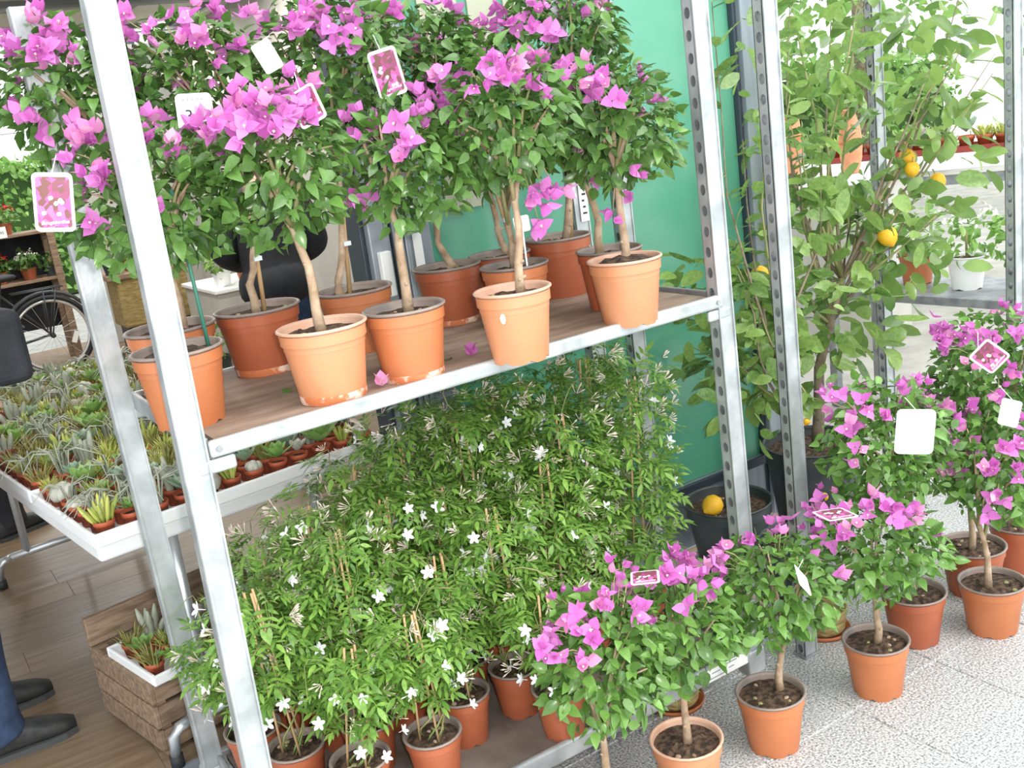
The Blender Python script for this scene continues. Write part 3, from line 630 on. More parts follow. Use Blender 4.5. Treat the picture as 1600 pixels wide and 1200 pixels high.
def make_pot(root, r, h, body, rim, n=28, soil_drop=0.018, soil='soil', ribs=True, scale=False, dome=0.004, rng=RNG):
    """thin plastic pot: tapered wall, shoulder band, rolled rim, notched foot, soil"""
    rb = r*0.74
    b = MB()
    prof = [(rb*0.9, 0.004), (rb, 0.0), (rb+0.001, 0.006), (rb+(r-rb)*0.74, h*0.80), (rb+(r-rb)*0.80+0.0022, h*0.805), (r*0.985, h-0.008), (r*0.985-0.003, h-0.008), (rb+(r-rb)*0.7, h*0.72)]
    b.lathe(prof, n)
    for j in range(n):                                            # foot notches
        if j % 4 == 0:
            for ring in (1, 2):
                x, y, z = b.v[ring*n+j]; b.v[ring*n+j] = (x*0.985, y*0.985, z+0.006)
    po = sharp(b.build('pot', body, root), 50)
    rm = MB().lathe([(r*0.985-0.004, h-0.006), (r*0.985+0.001, h-0.006), (r+0.0030, h-0.004), (r+0.0030, h-0.001), (r, h+0.001), (r-0.004, h-0.001), (r-0.005, h-0.010), (rb+(r-rb)*0.80-0.003, h-soil_drop-0.004)], n).build('rim', rim, po, True)
    MB().disc(rb+(r-rb)*0.84, h-soil_drop, n, jitter=0.004, dome=dome, rng=rng).build('soil', soil, root, True)
    if scale: MB().lathe([(rb+0.0016, 0.003), (rb+0.0026, 0.007), (rb+0.0036, 0.017), (rb+0.0030, 0.020)], n).build('limescale', 'limescale', po, True)
    for k in range(rng.randint(5, 9)):                            # crumbs and litter on the soil
        a = rng.uniform(0, 6.28); q = rng.uniform(0.2, 0.72)*r
        MB().ball((q*math.cos(a), q*math.sin(a), h-soil_drop+0.004), (rng.uniform(.004, .009), rng.uniform(.004, .008), 0.004), 6, 4).build('soil_clod', rng.choice(('soil', 'bark', 'twig')), root)
    return po

def wobble(pts, rng, a):
    out = [Vector(pts[0])]
    for i in range(1, len(pts)):
        p0, p1 = Vector(pts[i-1]), Vector(pts[i]); m = (p0+p1)/2 + Vector((rng.uniform(-a, a), rng.uniform(-a, a), 0))
        out += [m, p1]
    return out

def bougainvillea(key, label, group, body='pot', rim='rim_grey', stake=None, floor_plant=False, n_leaf=800, n_single=170, leaf=0.0345, scale=False, dome=0.004, sparse=1.0):
    P = PLANTS[key]; rng = random.Random(sum(map(ord, key))*31)
    base = Vector(P['base']); root = thing('bougainvillea', label, 'potted plant', base, 0, group)
    L = lambda p: Vector(p[:3])-base
    make_pot(root, P['r'], P['hp'], body, rim, scale=scale, dome=dome, rng=rng)
    top = L(P['trunk'][-1]); z0 = P['hp']-0.02
    first = L(P['trunk'][0]); k = 0.35
    foot = Vector((first.x*0.9, first.y*k, z0))
    pts = wobble([foot]+[L(t) for t in P['trunk']], rng, 0.006)
    n = len(pts); rt = 0.0085
    rad = [rt*(1.25-0.45*i/(n-1)) for i in range(n)]; rad[0] *= 1.15
    trk = MB().tube(pts, rad, 8).build('trunk', 'bark', root, True)
    for i in range(3):
        q = rng.randint(1, n-2); d = Vector((rng.uniform(-1, 1), rng.uniform(-1, 0), rng.uniform(.1, .6))).normalized()
        MB().tube([pts[q], pts[q]+d*rad[q]*1.7], [rad[q]*0.55, rad[q]*0.3], 6).build('knot', 'bark', trk, True)
    c = L(P['crown'])+Vector((0, 0, .010)); R = Vector((P['R'][0]*.97, P['R'][1]*.97, P['R'][2]*.90))
    tips = []
    for i in range(9):
        a = i*2.4+rng.uniform(-.4, .4); e = rng.uniform(-0.25, 0.95)
        tip = c + Vector((math.cos(a)*R.x*0.85*math.sqrt(max(0.05, 1-e*e*0.8)), math.sin(a)*R.y*0.85*math.sqrt(max(0.05, 1-e*e*0.8)), e*R.z))
        mid = top.lerp(tip, 0.5) + Vector((rng.uniform(-.02, .02), rng.uniform(-.02, .02), 0.015+rng.uniform(0, .03)))
        st = pts[-1] if i < 6 else pts[-2]
        MB().tube([st, st.lerp(mid, .5)+Vector((0, 0, .004)), mid, tip], [0.0055, 0.0045, 0.0032, 0.0016], 6).build('branch', 'bark' if i < 5 else 'twig', trk, True)
        tips.append(tip)
    if stake == 'bamboo':
        MB().tube([foot+Vector((0.022, 0.004, 0)), top+Vector((0.012, 0.006, 0.02))], 0.0055, 7).build('stake', 'bamboo', root, True)
        MB().box(-.009, .009, -.009, .009, -.005, .005).build('clip', 'clip_plastic', root, M=Matrix.Translation(foot.lerp(top, 0.35)+Vector((0.016, -0.004, 0))))
    elif stake == 'green':
        MB().tube([foot+Vector((0.05, -0.01, 0)), foot+Vector((0.045, 0, 0.32))], 0.004, 7).build('stake', 'green_stake', root, True)
    eye = CAM_POS-base
    n_leaf = int(n_leaf*sparse*min(1.35, max(0.7, (R.x*R.z)/(0.14*0.14))))
    pl = leaf_places(rng, c, R, n_leaf, leaf)
    for t in tips:                                                # shoots that stick out of the crown
        for q in range(4):
            y = (t-c).normalized()+Vector((rng.uniform(-.8, .8), rng.uniform(-.8, .8), rng.uniform(-.6, .5)))
            pl.append((Matrix.Translation(t+Vector((rng.uniform(-.02, .02),)*3)) @ frame_from(y, Vector((0, 0, 1))+y*0.2).to_4x4() @ Matrix.Scale(leaf*rng.uniform(.5, .9), 4), None))
    put_leaves(root, pl, n_single, LEAF, LEAF_FLOOR_ME if floor_plant else LEAF_ME, 'leaf_floor' if floor_plant else 'leaf_bougainvillea', eye)
    cl = [(L(f), f[3]) for f in P['fl']]
    for i in range(7):                                            # the far side blooms too
        a = rng.uniform(0.2, 2.9); cl.append((c+Vector((math.cos(a)*R.x*.9, math.sin(a)*R.y*.9, rng.uniform(.1, .9)*R.z)), rng.randint(2, 4)))
    for p, m in cl:
        out = (p-c).normalized()
        m = m if m < 3 else int(m*1.15+1)
        for i in range(m):
            q = p + Vector((rng.gauss(0, .013), rng.gauss(0, .010), rng.gauss(0, .012)))*(1 if m > 1 else 0)
            d = (out*0.6+Vector((rng.gauss(0, .5), rng.gauss(0, .5)-.25, rng.gauss(0, .5)+.3))).normalized()
            M = Matrix.Translation(q) @ (d.to_track_quat('Z', 'Y').to_matrix().to_4x4()) @ Rz(rng.uniform(0, 360)) @ Matrix.Scale(rng.uniform(.022, .035), 4)
            f = link('flower', FLOWER_ME[rng.choice((0, 1, 2, 2, 3, 4))], root, M)
            if rng.random() < 0.35: link('floret', FLORET_ME, f)
        MB().tube([c.lerp(p, 0.55), c.lerp(p, 0.8)+Vector((0, 0, .008)), p], [0.002, 0.0016, 0.001], 5).build('flower_stalk', 'twig', root, True)
    return root

SG, FG = 'bougainvilleas on the trolley shelf', 'bougainvilleas on the granite floor'
bougainvillea('A', 'bougainvillea in orange pot just behind the front left trolley post', SG, stake='green', dome=0.012)
bougainvillea('F', 'tall bougainvillea at the shelf back left corner, blooms reaching the top left of the photo', SG)
bougainvillea('G', 'bougainvillea with bamboo stake in limescaled pot, in front of the person in black', SG, 'pot_red', stake='bamboo', scale=True)
bougainvillea('B', 'bougainvillea with slanting forked trunk in pale peach pot with whitish rim', SG, 'pot_pale', 'rim_pale', scale=True)
bougainvillea('H', 'bougainvillea with bamboo stake before the grey door jamb, half hidden by two front pots', SG, stake='bamboo')
bougainvillea('C', 'small-crowned bougainvillea in orange pot with grey rim, third in the shelf front row', SG, 'pot', scale=True)
bougainvillea('I', 'bougainvillea in orange pot between the third and fourth front pots, in the back row', SG, 'pot_red', scale=True)
bougainvillea('K', 'bougainvillea with bamboo stake at the shelf back, only its pot rim showing', SG, 'pot_red', stake='bamboo')
bougainvillea('J', 'bougainvillea in orange pot directly behind the white-flecked peach pot', SG)
bougainvillea('D', 'bougainvillea with straight pale trunk in peach pot with a white fleck', SG, 'pot_pale', 'rim_pale')
bougainvillea('L', 'tall bougainvillea in the deepest orange pot near the back of the shelf', SG, 'pot_red', stake='bamboo')
bougainvillea('M', 'bougainvillea with leaning trunk directly behind the front right shelf pot', SG, 'pot_red')
bougainvillea('E', 'bougainvillea with heaped soil in peach pot at the right end of the shelf', SG, 'pot_pale', 'rim_pale', dome=0.022)
bougainvillea('P1', 'floor bougainvillea at the bottom edge before the trolley base, pot below the frame', FG, floor_plant=True)
bougainvillea('P2', 'floor bougainvillea in pale-rimmed pot nearest the bottom edge of the photo', FG, 'pot_pale', 'rim_pale', floor_plant=True)
bougainvillea('P3', 'mostly green bougainvillea in orange pot standing before the trolley right corner', FG, floor_plant=True, sparse=1.1)
bougainvillea('P4', 'densely blooming low bougainvillea in orange pot at the middle of the floor row', FG, floor_plant=True)
bougainvillea('P5', 'taller bougainvillea behind the floor row with a large blank white tag', FG, 'pot_red', floor_plant=True)
bougainvillea('P6', 'bougainvillea in dark orange pot at the back right of the floor', FG, 'pot_red', floor_plant=True)
bougainvillea('P7', 'bougainvillea with bare slanting trunk in orange pot, last of the front floor row', FG, floor_plant=True)
bougainvillea('P8', 'tall bougainvillea at the right edge, pot cut by the frame', FG, 'pot_red', floor_plant=True)
# a white fleck on the fourth front pot
for o in [o for o in bpy.data.objects if o.name.startswith('bougainvillea') and 'white fleck' in o.get('label', '') and 'straight' in o.get('label', '')]:
    MB().ball((0, 0, 0), (0.006, 0.0015, 0.011), 8, 5).build('paint_fleck', 'white_card', o, M=Matrix.Translation((-0.060, -0.046, 0.105)) @ Rz(-50))

# ---------------------------------------------------------------- jasmine on the trolley base
def jasmine(i, base, label):
    rng = random.Random(500+i); root = thing('jasmine', label, 'potted plant', base, 0, 'climbing jasmines on the trolley base')
    r, h = 0.067, 0.13
    make_pot(root, r, h, 'pot_red', 'rim_grey', 22, rng=rng)
    back = base[1] > 0.2
    H = JH[i]; lean = Vector((rng.uniform(-.03, .03), rng.uniform(-.03, .03), 0))
    for s in range(3):
        a = s*2.1+rng.uniform(0, 1); b = Vector((math.cos(a)*.03, math.sin(a)*.03, h-.02)); t = Vector((math.cos(a)*.012, math.sin(a)*.012, H*0.97))+lean
        MB().tube([b, t], 0.003, 6).build('cane', 'bamboo', root, True)
    for s in range(4):
        pts = []; ph = rng.uniform(0, 6.28)
        for k in range(14):
            q = k/13; rr = 0.02+0.03*math.sin(q*3.0); a = ph+q*9
            pts.append(Vector((math.cos(a)*rr, math.sin(a)*rr, h-.02+(H-h)*q))+lean*q)
        MB().tube(pts, [0.0028-0.0015*k/13 for k in range(14)], 5).build('vine', 'stem_jasmine', root, True)
    # a curling tendril or two that leave the column
    for s in range(2):
        q = rng.uniform(.6, .98); a = rng.uniform(0, 6.28); d = Vector((math.cos(a), math.sin(a), 0)); p = Vector((0, 0, H*q))+lean*q
        pts = [p+d*(0.13*k/8)+Vector((0, 0, 0.10*math.sin(k/8*2.6)))+Vector((-d.y, d.x, 0))*0.03*math.sin(k*0.9) for k in range(9)]
        MB().tube(pts, [0.0018-0.00013*k for k in range(9)], 4).build('tendril', 'stem_jasmine', root, True)
    places = []; n = int((270 if i in FRONTJ else 340)*(H-h)/0.5)
    lo = 0.34 if i in SPARSE else (0.26 if i in FRONTJ else 0.12)
    for _ in range(n):
        q = lo+(1.02-lo)*rng.random(); rr = (0.045+0.065*rng.random()**.7)*(1.12-0.35*abs(q-.6))*(0.55 if i in SPARSE and q < .7 else (0.8 if i in FRONTJ and q < .5 else 1)); a = rng.uniform(0, 6.283)
        u = Vector((math.cos(a), math.sin(a), 0)); p = u*rr*0.75+Vector((0, 0, h+(H-h)*q))+lean*q
        y = u+Vector((rng.uniform(-.8, .8), rng.uniform(-.8, .8), rng.uniform(-.7, .5)))
        places.append((Matrix.Translation(p) @ frame_from(y, u*.5+Vector((rng.uniform(-.4, .4), rng.uniform(-.4, .4), 1))).to_4x4() @ Matrix.Scale(rng.uniform(.045, .085), 4), u))
    put_leaves(root, places, 90, PINN, PINN_ME, 'leaf_jasmine', CAM_POS-Vector(base))
    for _ in range(int(42*(H-h)/.5)):
        q = rng.uniform(.2, 1.03); rr = rng.uniform(.06, .115); a = rng.uniform(0, 6.283); u = Vector((math.cos(a), math.sin(a), 0))
        d = (u+Vector((rng.uniform(-.4, .4), rng.uniform(-.4, .4), rng.uniform(.1, 1)))).normalized()
        M = Matrix.Translation(u*rr+Vector((0, 0, h+(H-h)*q))+lean*q) @ d.to_track_quat('Z', 'Y').to_matrix().to_4x4() @ Rz(rng.uniform(0, 360)) @ Matrix.Scale(rng.uniform(.022, .034), 4)
        link('bud_cluster', BUD_ME[rng.randint(0, 2)], root, M)
    for _ in range(9):
        q = rng.uniform(.15, 1.0); rr = rng.uniform(.09, .12); a = rng.uniform(2.6, 6.0); u = Vector((math.cos(a), math.sin(a), 0))
        d = (u+Vector((rng.uniform(-.5, .5), rng.uniform(-.5, .5), rng.uniform(-.1, .8)))).normalized()
        link('flower', STAR_ME, root, Matrix.Translation(u*rr+Vector((0, 0, h+(H-h)*q))+lean*q) @ d.to_track_quat('Z', 'Y').to_matrix().to_4x4() @ Matrix.Scale(rng.uniform(.014, .020), 4))
    return root
JH = [.44, .40, .55, .63, .50, .64, .62, .58, .40, .65, .40, .70, .75, .76, .62, .72, .80, .76, .78, .76, .76, .57]
SPARSE = {0, 1, 8, 10}; FRONTJ = {2, 3, 4, 5, 6, 7, 8}
JL = ['sparse jasmine with bare stem in red pot at the front of the trolley base', 'thin budding jasmine in red pot at the bottom edge of the photo', 'jasmine in red pot just right of the front left post foot',
      'jasmine in red pot holding fallen white flowers, behind the bottom edge pot', 'jasmine in red pot right behind the sparse bare-stemmed one', 'jasmine in red pot with a white flower over its rim, mid base',
      'jasmine in red pot with dark soil at the centre of the base', 'jasmine in red pot with weedy soil, right of the centre pots', 'short jasmine in red pot at the base front, beside the magenta floor plant',
      'jasmine growing behind the left front jasmines on the base', 'jasmine in red pot between the two left trolley posts', 'jasmine in the second row from the back, left of centre',
      'tall jasmine in the second row from the back, centre', 'tall jasmine with pale yellowish foliage in the second row, right of centre', 'jasmine partly hidden by the magenta floor bougainvillea',
      'tall jasmine on the right half of the base behind the floor bougainvillea', 'tallest jasmine by the trolley back right post', 'jasmine at the right end of the base, foliage against the green glass',
      'tall jasmine on the base before the back rail, right of centre', 'jasmine at the back rail right below the grey door jamb', 'jasmine at the back rail, third from the right end', 'jasmine at the back left, below the white succulent table']
for i, b in enumerate(JASMINE): jasmine(i, (b[0], min(b[1], 0.50), b[2]), JL[i])

# ---------------------------------------------------------------- lemon trees in black pots
def lemon_tree(label, base, r, h, trunk, blobs, fruits, seed, leaf=0.085, n_single=280, tr=0.013):
    rng = random.Random(seed); root = thing('lemon_tree', label, 'potted tree', base, 0, 'lemon trees in black pots'); B = Vector(base)
    make_pot(root, r, h, 'pot_black', 'pot_black', 32, soil_drop=0.035, rng=rng)
    L = lambda p: Vector(p)-B
    pts = [Vector((L(trunk[0]).x, L(trunk[0]).y, h-.04))]+[L(t) for t in trunk[1:]]
    pts = wobble(pts, rng, .008); n = len(pts)
    trk = MB().tube(pts, [tr*(1.2-.5*i/(n-1)) for i in range(n)], 9).build('trunk', 'bark_dark', root, True)
    pl = []
    for (c, R, nl, nb) in blobs:
        c = L(c)
        for k in range(max(3, int(nb*.6))):
            u = Vector((rng.gauss(0, 1), rng.gauss(0, 1), rng.gauss(.5, .8))).normalized()
            tip = c+Vector((u.x*R[0], u.y*R[1], u.z*R[2]))*.95
            s = pts[-1] if k % 3 else pts[-2]
            mid = s.lerp(tip, .5)+Vector((rng.uniform(-.06, .06), rng.uniform(-.06, .06), rng.uniform(-.05, .07)))
            MB().tube([s, s.lerp(mid, .5)+Vector((rng.uniform(-.02, .02), rng.uniform(-.02, .02), rng.uniform(-.02, .02))), mid, mid.lerp(tip, .5)+Vector((rng.uniform(-.02, .02), rng.uniform(-.02, .02), rng.uniform(-.02, .03))), tip], [tr*.42, tr*.32, tr*.24, tr*.15, .0016], 6).build('branch', 'bark_dark' if k % 2 else 'twig', trk, True)
            for q in range(9):                                    # leaves along the branch
                t = rng.uniform(.35, 1); p = s.lerp(mid, t*2) if t < .5 else mid.lerp(tip, t*2-1)
                y = (tip-s).normalized()*.5+Vector((rng.gauss(0, .7), rng.gauss(0, .7), rng.gauss(-.1, .5)))
                pl.append((Matrix.Translation(p) @ frame_from(y, Vector((rng.gauss(0, .4), rng.gauss(0, .4), 1))).to_4x4() @ Matrix.Scale(leaf*rng.uniform(.6, 1.15), 4), None))
        pl += leaf_places(rng, c, R, nl, leaf, 0.25, 0.15)
    pl = [a for a in pl if (a[0].translation+B).y < 0.80 or (a[0].translation+B).x > 2.5]
    put_leaves(root, pl, n_single, LEMON_LEAF, LEMON_ME, 'leaf_lemon', CAM_POS-B)
    for p, s in fruits:
        q = L(p); d = Vector((rng.gauss(0, .4), rng.gauss(0, .4), -1))
        b = MB().lathe([(0.001, -1.25), (.18, -1.15), (.34, -1.02), (.72, -.72), (.95, -.25), (.98, .2), (.78, .68), (.4, .95), (.12, 1.03), (.001, 1.04)], 14)
        f = b.build('lemon', 'lemon', root, True, Matrix.Translation(q) @ d.to_track_quat('-Z', 'Y').to_matrix().to_4x4() @ Matrix.Scale(s, 4))
        MB().tube([(0, 0, 1.0), (.1, 0, 1.7)], .09, 5).build('fruit_stalk', 'twig', f, True)
    return root
lemon_tree('lemon tree in black pot with a lemon lying on its soil', (1.885, 0.63, 0), 0.150, 0.24, [(1.89, .63, .2), (1.885, .60, .55), (1.87, .56, .85)],
           [((1.82, .52, 1.00), (.19, .18, .20), 70, 7), ((1.88, .58, .72), (.16, .16, .16), 45, 4)], [((1.985, .50, 1.02), .030)], 71)
lemon_tree('big lemon tree in the largest black pot, long shoots rising out of the frame', (2.26, 0.575, 0), 0.172, 0.36, [(2.28, .57, .3), (2.30, .56, .62), (2.42, .54, .92)],
           [((2.30, .48, .80), (.26, .20, .20), 85, 6), ((2.62, .48, 1.00), (.32, .24, .22), 95, 8), ((2.36, .52, 1.32), (.22, .18, .28), 55, 8), ((2.80, .45, 1.38), (.28, .26, .30), 75, 10),
            ((2.42, .52, 1.72), (.22, .2, .26), 55, 7), ((2.92, .5, 1.76), (.32, .26, .24), 70, 8)],
           [((2.492, .40, 1.06), .034), ((2.69, .46, 1.30), .028), ((2.66, .42, 1.26), .026), ((2.80, .42, 1.20), .028)], 72, 0.09, 290, .019)
lemon_tree('lemon tree with a thin grey trunk rising behind the second upright', (1.865, 0.315, 0), 0.112, 0.20, [(1.865, .315, .15), (1.86, .30, .50), (1.84, .31, .78)],
           [((1.80, .36, .72), (.20, .17, .16), 70, 6), ((1.86, .32, .98), (.19, .17, .17), 65, 7), ((1.96, .34, 1.35), (.14, .14, .30), 50, 7), ((1.88, .36, 1.75), (.15, .15, .26), 45, 6)],
           [((1.80, .20, .60), .012), ((1.83, .20, .62), .011), ((1.92, .23, .34), .013)], 73, 0.075)
ln = thing('fallen_lemon', 'orange-yellow lemon lying on the soil of a black pot', 'lemon', (1.779, 0.592, 0.235))
MB().lathe([(0.001, -1.2), (.18, -1.1), (.34, -.98), (.72, -.7), (.95, -.25), (.98, .2), (.78, .66), (.4, .92), (.001, 1.0)], 18).build('peel', 'lemon', ln, True, Matrix.Translation((0, 0, .028)) @ Ry(72) @ Rz(20) @ Matrix.Scale(.036, 4))
MB().tube([(0, 0, 0), (0, 0, .006)], [.006, .004], 6).build('stalk_scar', 'twig', ln, True, Matrix.Translation((0.034, 0, .04)) @ Ry(72))

# ---------------------------------------------------------------- hanging tags and cards
def rounded(w, h, r, n=5):
    P = []
    for cx, cy, a0 in ((w/2-r, h/2-r, 0), (-w/2+r, h/2-r, 90), (-w/2+r, -h/2+r, 180), (w/2-r, -h/2+r, 270)):
        P += [(cx+r*math.cos(math.radians(a0+90*k/n)), cy+r*math.sin(math.radians(a0+90*k/n))) for k in range(n+1)]
    return P
def card(w, h, r, t, bend=0.0):
    P = rounded(w, h, r); n = len(P); b = MB()
    z = lambda x, y: bend*(y/h)**2
    b.v = [(x, y, z(x, y)) for x, y in P]+[(x, y, z(x, y)-t) for x, y in P]
    b.f = [tuple(range(n)), tuple(reversed(range(n, 2*n)))]+[(i, n+i, n+(i+1) % n, (i+1) % n) for i in range(n)]
    return b
def plant_tag(label, pos, w, h, yaw, pitch, roll, picture=True, string=None, bend=0.0, name='plant_tag'):
    """printed plant tag facing the viewer's side; yaw 0 looks to -Y"""
    t = thing(name, label, 'tag', pos)
    M = Rz(yaw) @ Rx(90+pitch) @ Rz(roll)
    card(w, h, w*.14, .0008, bend).build('card', 'white_card', t, False, M)
    if picture:
        card(w*.84, h*.86, w*.08, .0006).build('picture', 'tag_picture', t, False, M @ T(0, 0, .0009))
        rg = random.Random(int(abs(pos[0])*1000))
        for k in range(6):
            x, y = rg.uniform(-.26, .26)*w, rg.uniform(-.28, .18)*h
            card(w*.12, w*.10, w*.04, .0004).build('printed_bloom', 'white_ink', t, False, M @ T(x, y, .0014) @ Rz(rg.uniform(0, 90)))
        text_obj('lettering', 'Bougainvillea', w*.135, 'white_ink', t, M @ T(0, -h*.34, .0015) @ Rz(4), .35)
    if string: MB().tube([Vector((0, 0, 0))+M @ Vector((0, h*.47, 0)), Vector(string)-Vector(pos)], .0008, 4).build('string', 'white_card', t)
    return t
plant_tag('picture tag with white border hanging left of the front left post', (-0.118, 0.060, 1.583), .064, .100, -14, 4, -9, True, (-0.09, .10, 1.66))
plant_tag('picture tag with white border hanging before the grey door jamb', (0.594, 0.15, 1.741), .062, .098, -40, 0, 9, True, (0.59, .18, 1.82))
plant_tag('picture tag tucked among the blooms of the slanting-trunk bougainvillea', (0.335, -0.02, 1.688), .054, .078, -45, -25, 24, True, (.33, 0, 1.75))
plant_tag('large blank white tag facing the camera among the right floor bougainvilleas', (1.625, -0.33, 0.748), .092, .115, -40, 0, -6, False, (1.63, -.30, .83))
plant_tag('tilted picture tag at the right edge, turned on its corner', (2.025, -0.27, 0.835), .070, .085, -40, 10, 48, True, (2.02, -.24, .90))
plant_tag('white price card with faint print at the right edge', (2.019, -0.33, 0.69), .05, .08, -70, 8, -12, False, (2.02, -.30, .76), 0.012)
plant_tag('bent white tag seen from behind near the top of the photo', (0.36, 0.20, 1.80), .040, .062, -22, 15, 22, False, (.38, .22, 1.84), 0.02)
plant_tag('white tag seen edge on in the mostly green floor bougainvillea', (1.190, -0.34, 0.515), .05, .085, 40, -20, 40, False, (1.22, -.32, .55), 0.015)
plant_tag('picture tag lying flat on the densely blooming floor bougainvillea', (1.325, -0.33, 0.631), .075, .10, -35, -99, 10, True)
plant_tag('picture tag lying flat on the lowest floor bougainvillea by the trolley base', (0.776, -0.30, 0.665), .06, .08, -28, -97, -10, True)
pc = plant_tag('white price card with a large handwritten figure, among the upper left blooms', (0.209, 0.25, 1.711), .070, .072, -20, 0, -4, False, None, 0.0, 'price_card')
MP = Rz(-20) @ Rx(90) @ Rz(-4)
text_obj('lettering', '3,', .034, 'ink', pc, MP @ T(-.008, -.008, .0006)); [MB().box(-.022+.009*q, -.018+.009*q, .022, .027, .0004, .0007).build('fine_print', 'faint_ink', pc, M=MP) for q in range(5)]
pc = plant_tag('small white label standing in the pot behind the peach pot', (0.909, 0.20, 1.371), .038, .038, -30, 0, 4, False, None, 0.0, 'plant_label')
MB().box(-.002, .002, -.001, .001, -.105, -.016).build('stem', 'white_card', pc)

# ---------------------------------------------------------------- things on the floor, litter on the shelf
for x, y, lbl in [(1.165, .13, 'small clay pot standing in a terracotta saucer under the trolley'), (1.735, .10, 'small clay pot in a saucer behind the middle floor bougainvillea')]:
    t = thing('clay_pot', lbl, 'pot', (x, y, 0))
    MB().lathe([(.075, .002), (.078, 0), (.082, .012), (.079, .014), (.074, .005), (.001, .005)], 24).build('saucer', 'pot', t, True)
    MB().lathe([(.001, .006), (.062, .006), (.066, .02), (.072, .07), (.075, .08), (.070, .08), (.062, .05), (.001, .045)], 24).build('clay_body', 'straw', t, True)
LIT = [((.60, .10, HS), 'leaf_bougainvillea', 'fallen green leaf lying before the grey-rimmed shelf pot', 0), ((.655, .075, HS), 'bract', 'fallen magenta bract on the shelf beside the peach pot', 1), ((.41, .03, HS), 'bract_pink', 'fallen pink bract at the shelf front rail', 1),
       ((.28, .22, HS), 'leaf_bougainvillea', 'fallen leaf on the shelf in the gap left of the peach pot', 0), ((1.18, .06, HS-.008), 'wood_old', 'brown withered leaf at the right end of the shelf', 0), ((1.01, .20, HS-.006), 'leaf_lemon', 'fallen leaf behind the right peach pot', 0)]
for (p, m, lbl, k) in LIT:
    v, f = (LEAF[1] if not k else FLOWER[2]); me = mk('fallen_leaf' if not k else 'fallen_bract', (v, f), m)
    o = link('fallen_leaf' if not k else 'fallen_bract', me); o.location = (p[0], p[1], p[2]+.006); o.rotation_euler = (0, 0, p[0]*9); o.scale = (.035,)*3
    tag(o, lbl, 'leaf' if not k else 'petal')

# ---------------------------------------------------------------- succulent pots
def spikes(n, l, w, tilt, rng, bend=.2):
    P = []
    for i in range(n):
        a = rng.uniform(0, 360); q = rng.uniform(.0, .016); t = rng.uniform(.2, 1)*tilt
        P.append((([(-w, 0, 0), (w, 0, 0), (0, w, 0), (-w*.7, bend*l*.3, l*.6), (w*.7, bend*l*.3, l*.6), (0, w*.8+bend*l*.3, l*.6), (0, bend*l, l)], [(0, 1, 4, 3), (1, 2, 5, 4), (2, 0, 3, 5), (3, 4, 6), (4, 5, 6), (5, 3, 6)]), Rz(a) @ T(0, q, 0) @ Rx(-t) @ Sc(rng.uniform(.6, 1.15))))
    return combine(P)
def rosette(n, l, rng, tilt0=10, tilt1=75):
    lf = blade(.24, .08, -.25, shape='oval'); P = []
    for i in range(n):
        q = i/n; P.append((lf, Rz(i*137.5) @ Rx(tilt1-(tilt1-tilt0)*q) @ Sc(l*(.55+.45*q))))
    return combine([(p, T(0, 0, .012) @ M) for p, M in P])
def lumps(n, r, rng):
    b = MB()
    for i in range(n):
        a = rng.uniform(0, 6.28); q = rng.uniform(0, .017); s = r*rng.uniform(.7, 1.2)
        b.ball((math.cos(a)*q, math.sin(a)*q, s*.8), (s, s, s*1.15), 7, 5)
    return b.v, b.f
def column(rng, n, h):
    b = MB()
    for i in range(n):
        a = rng.uniform(0, 6.28); q = rng.uniform(.0, .014); hh = h*rng.uniform(.6, 1.1); r = .006
        b.tube([(math.cos(a)*q, math.sin(a)*q, 0)]+[(math.cos(a)*q*(1+.4*k), math.sin(a)*q*(1+.4*k), hh*k/5) for k in range(1, 6)], [r, r*1.25, r*.9, r*1.25, r*.95, r*.4], 6)
    return b.v, b.f
def wires(rng, n, l):
    b = MB()
    for i in range(n):
        a = rng.uniform(0, 6.28); d = Vector((math.cos(a), math.sin(a), 0)); s = Vector((-d.y, d.x, 0))*rng.uniform(-.5, .5)
        b.tube([d*.006, d*l*.3+Vector((0, 0, l*.8)), (d+s)*l*.75+Vector((0, 0, l*.95)), (d+s*2)*l*1.2+Vector((0, 0, l*.5))], [.0022, .0020, .0016, .0006], 4, False)
    return b.v, b.f
def fingers(rng, n, l):
    lf = MB().ball((0, 0, l*.5), (.0042, .0042, l*.55), 6, 5)
    return combine([((lf.v, lf.f), Rz(rng.uniform(0, 360)) @ T(0, rng.uniform(0, .014), 0) @ Rx(-rng.uniform(5, 35)) @ Sc(rng.uniform(.6, 1.1))) for _ in range(n)])
rs = random.Random(90)
SUCC = {
    'upright finger-leaved lime green succulent': (mk('succulent', fingers(rs, 16, .045), 'succ_lime'), 4),
    'spiky green aloe-like succulent': (mk('succulent', rosette(16, .048, rs, 15, 70), 'succ_green'), 3),
    'white woolly cushion cactus': (mk('succulent', lumps(7, .012, rs), 'succ_white'), 3),
    'wiry silver succulent with curling stems': (mk('succulent', wires(rs, 13, .052), 'succ_grey'), 4),
    'glossy paddle-leaved jade succulent': (mk('succulent', rosette(12, .036, rs, 10, 60), 'succ_green'), 2),
    'grey ringed column succulent': (mk('succulent', column(rs, 5, .07), 'succ_grey'), 3),
    'olive green tufted succulent': (mk('succulent', spikes(34, .05, .0026, 38, rs), 'succ_olive'), 9),
    'blue-green pointed rosette succulent': (mk('succulent', rosette(20, .040, rs, 25, 85), 'succ_blue'), 3),
    'yellow-green mossy succulent': (mk('succulent', spikes(46, .036, .0028, 48, rs), 'succ_lime'), 6),
    'dark red leafy succulent': (mk('succulent', rosette(14, .034, rs, 10, 75), 'succ_red'), 1),
    'pale grey powdery rosette succulent': (mk('succulent', rosette(18, .034, rs, 20, 80), 'succ_white'), 2),
}
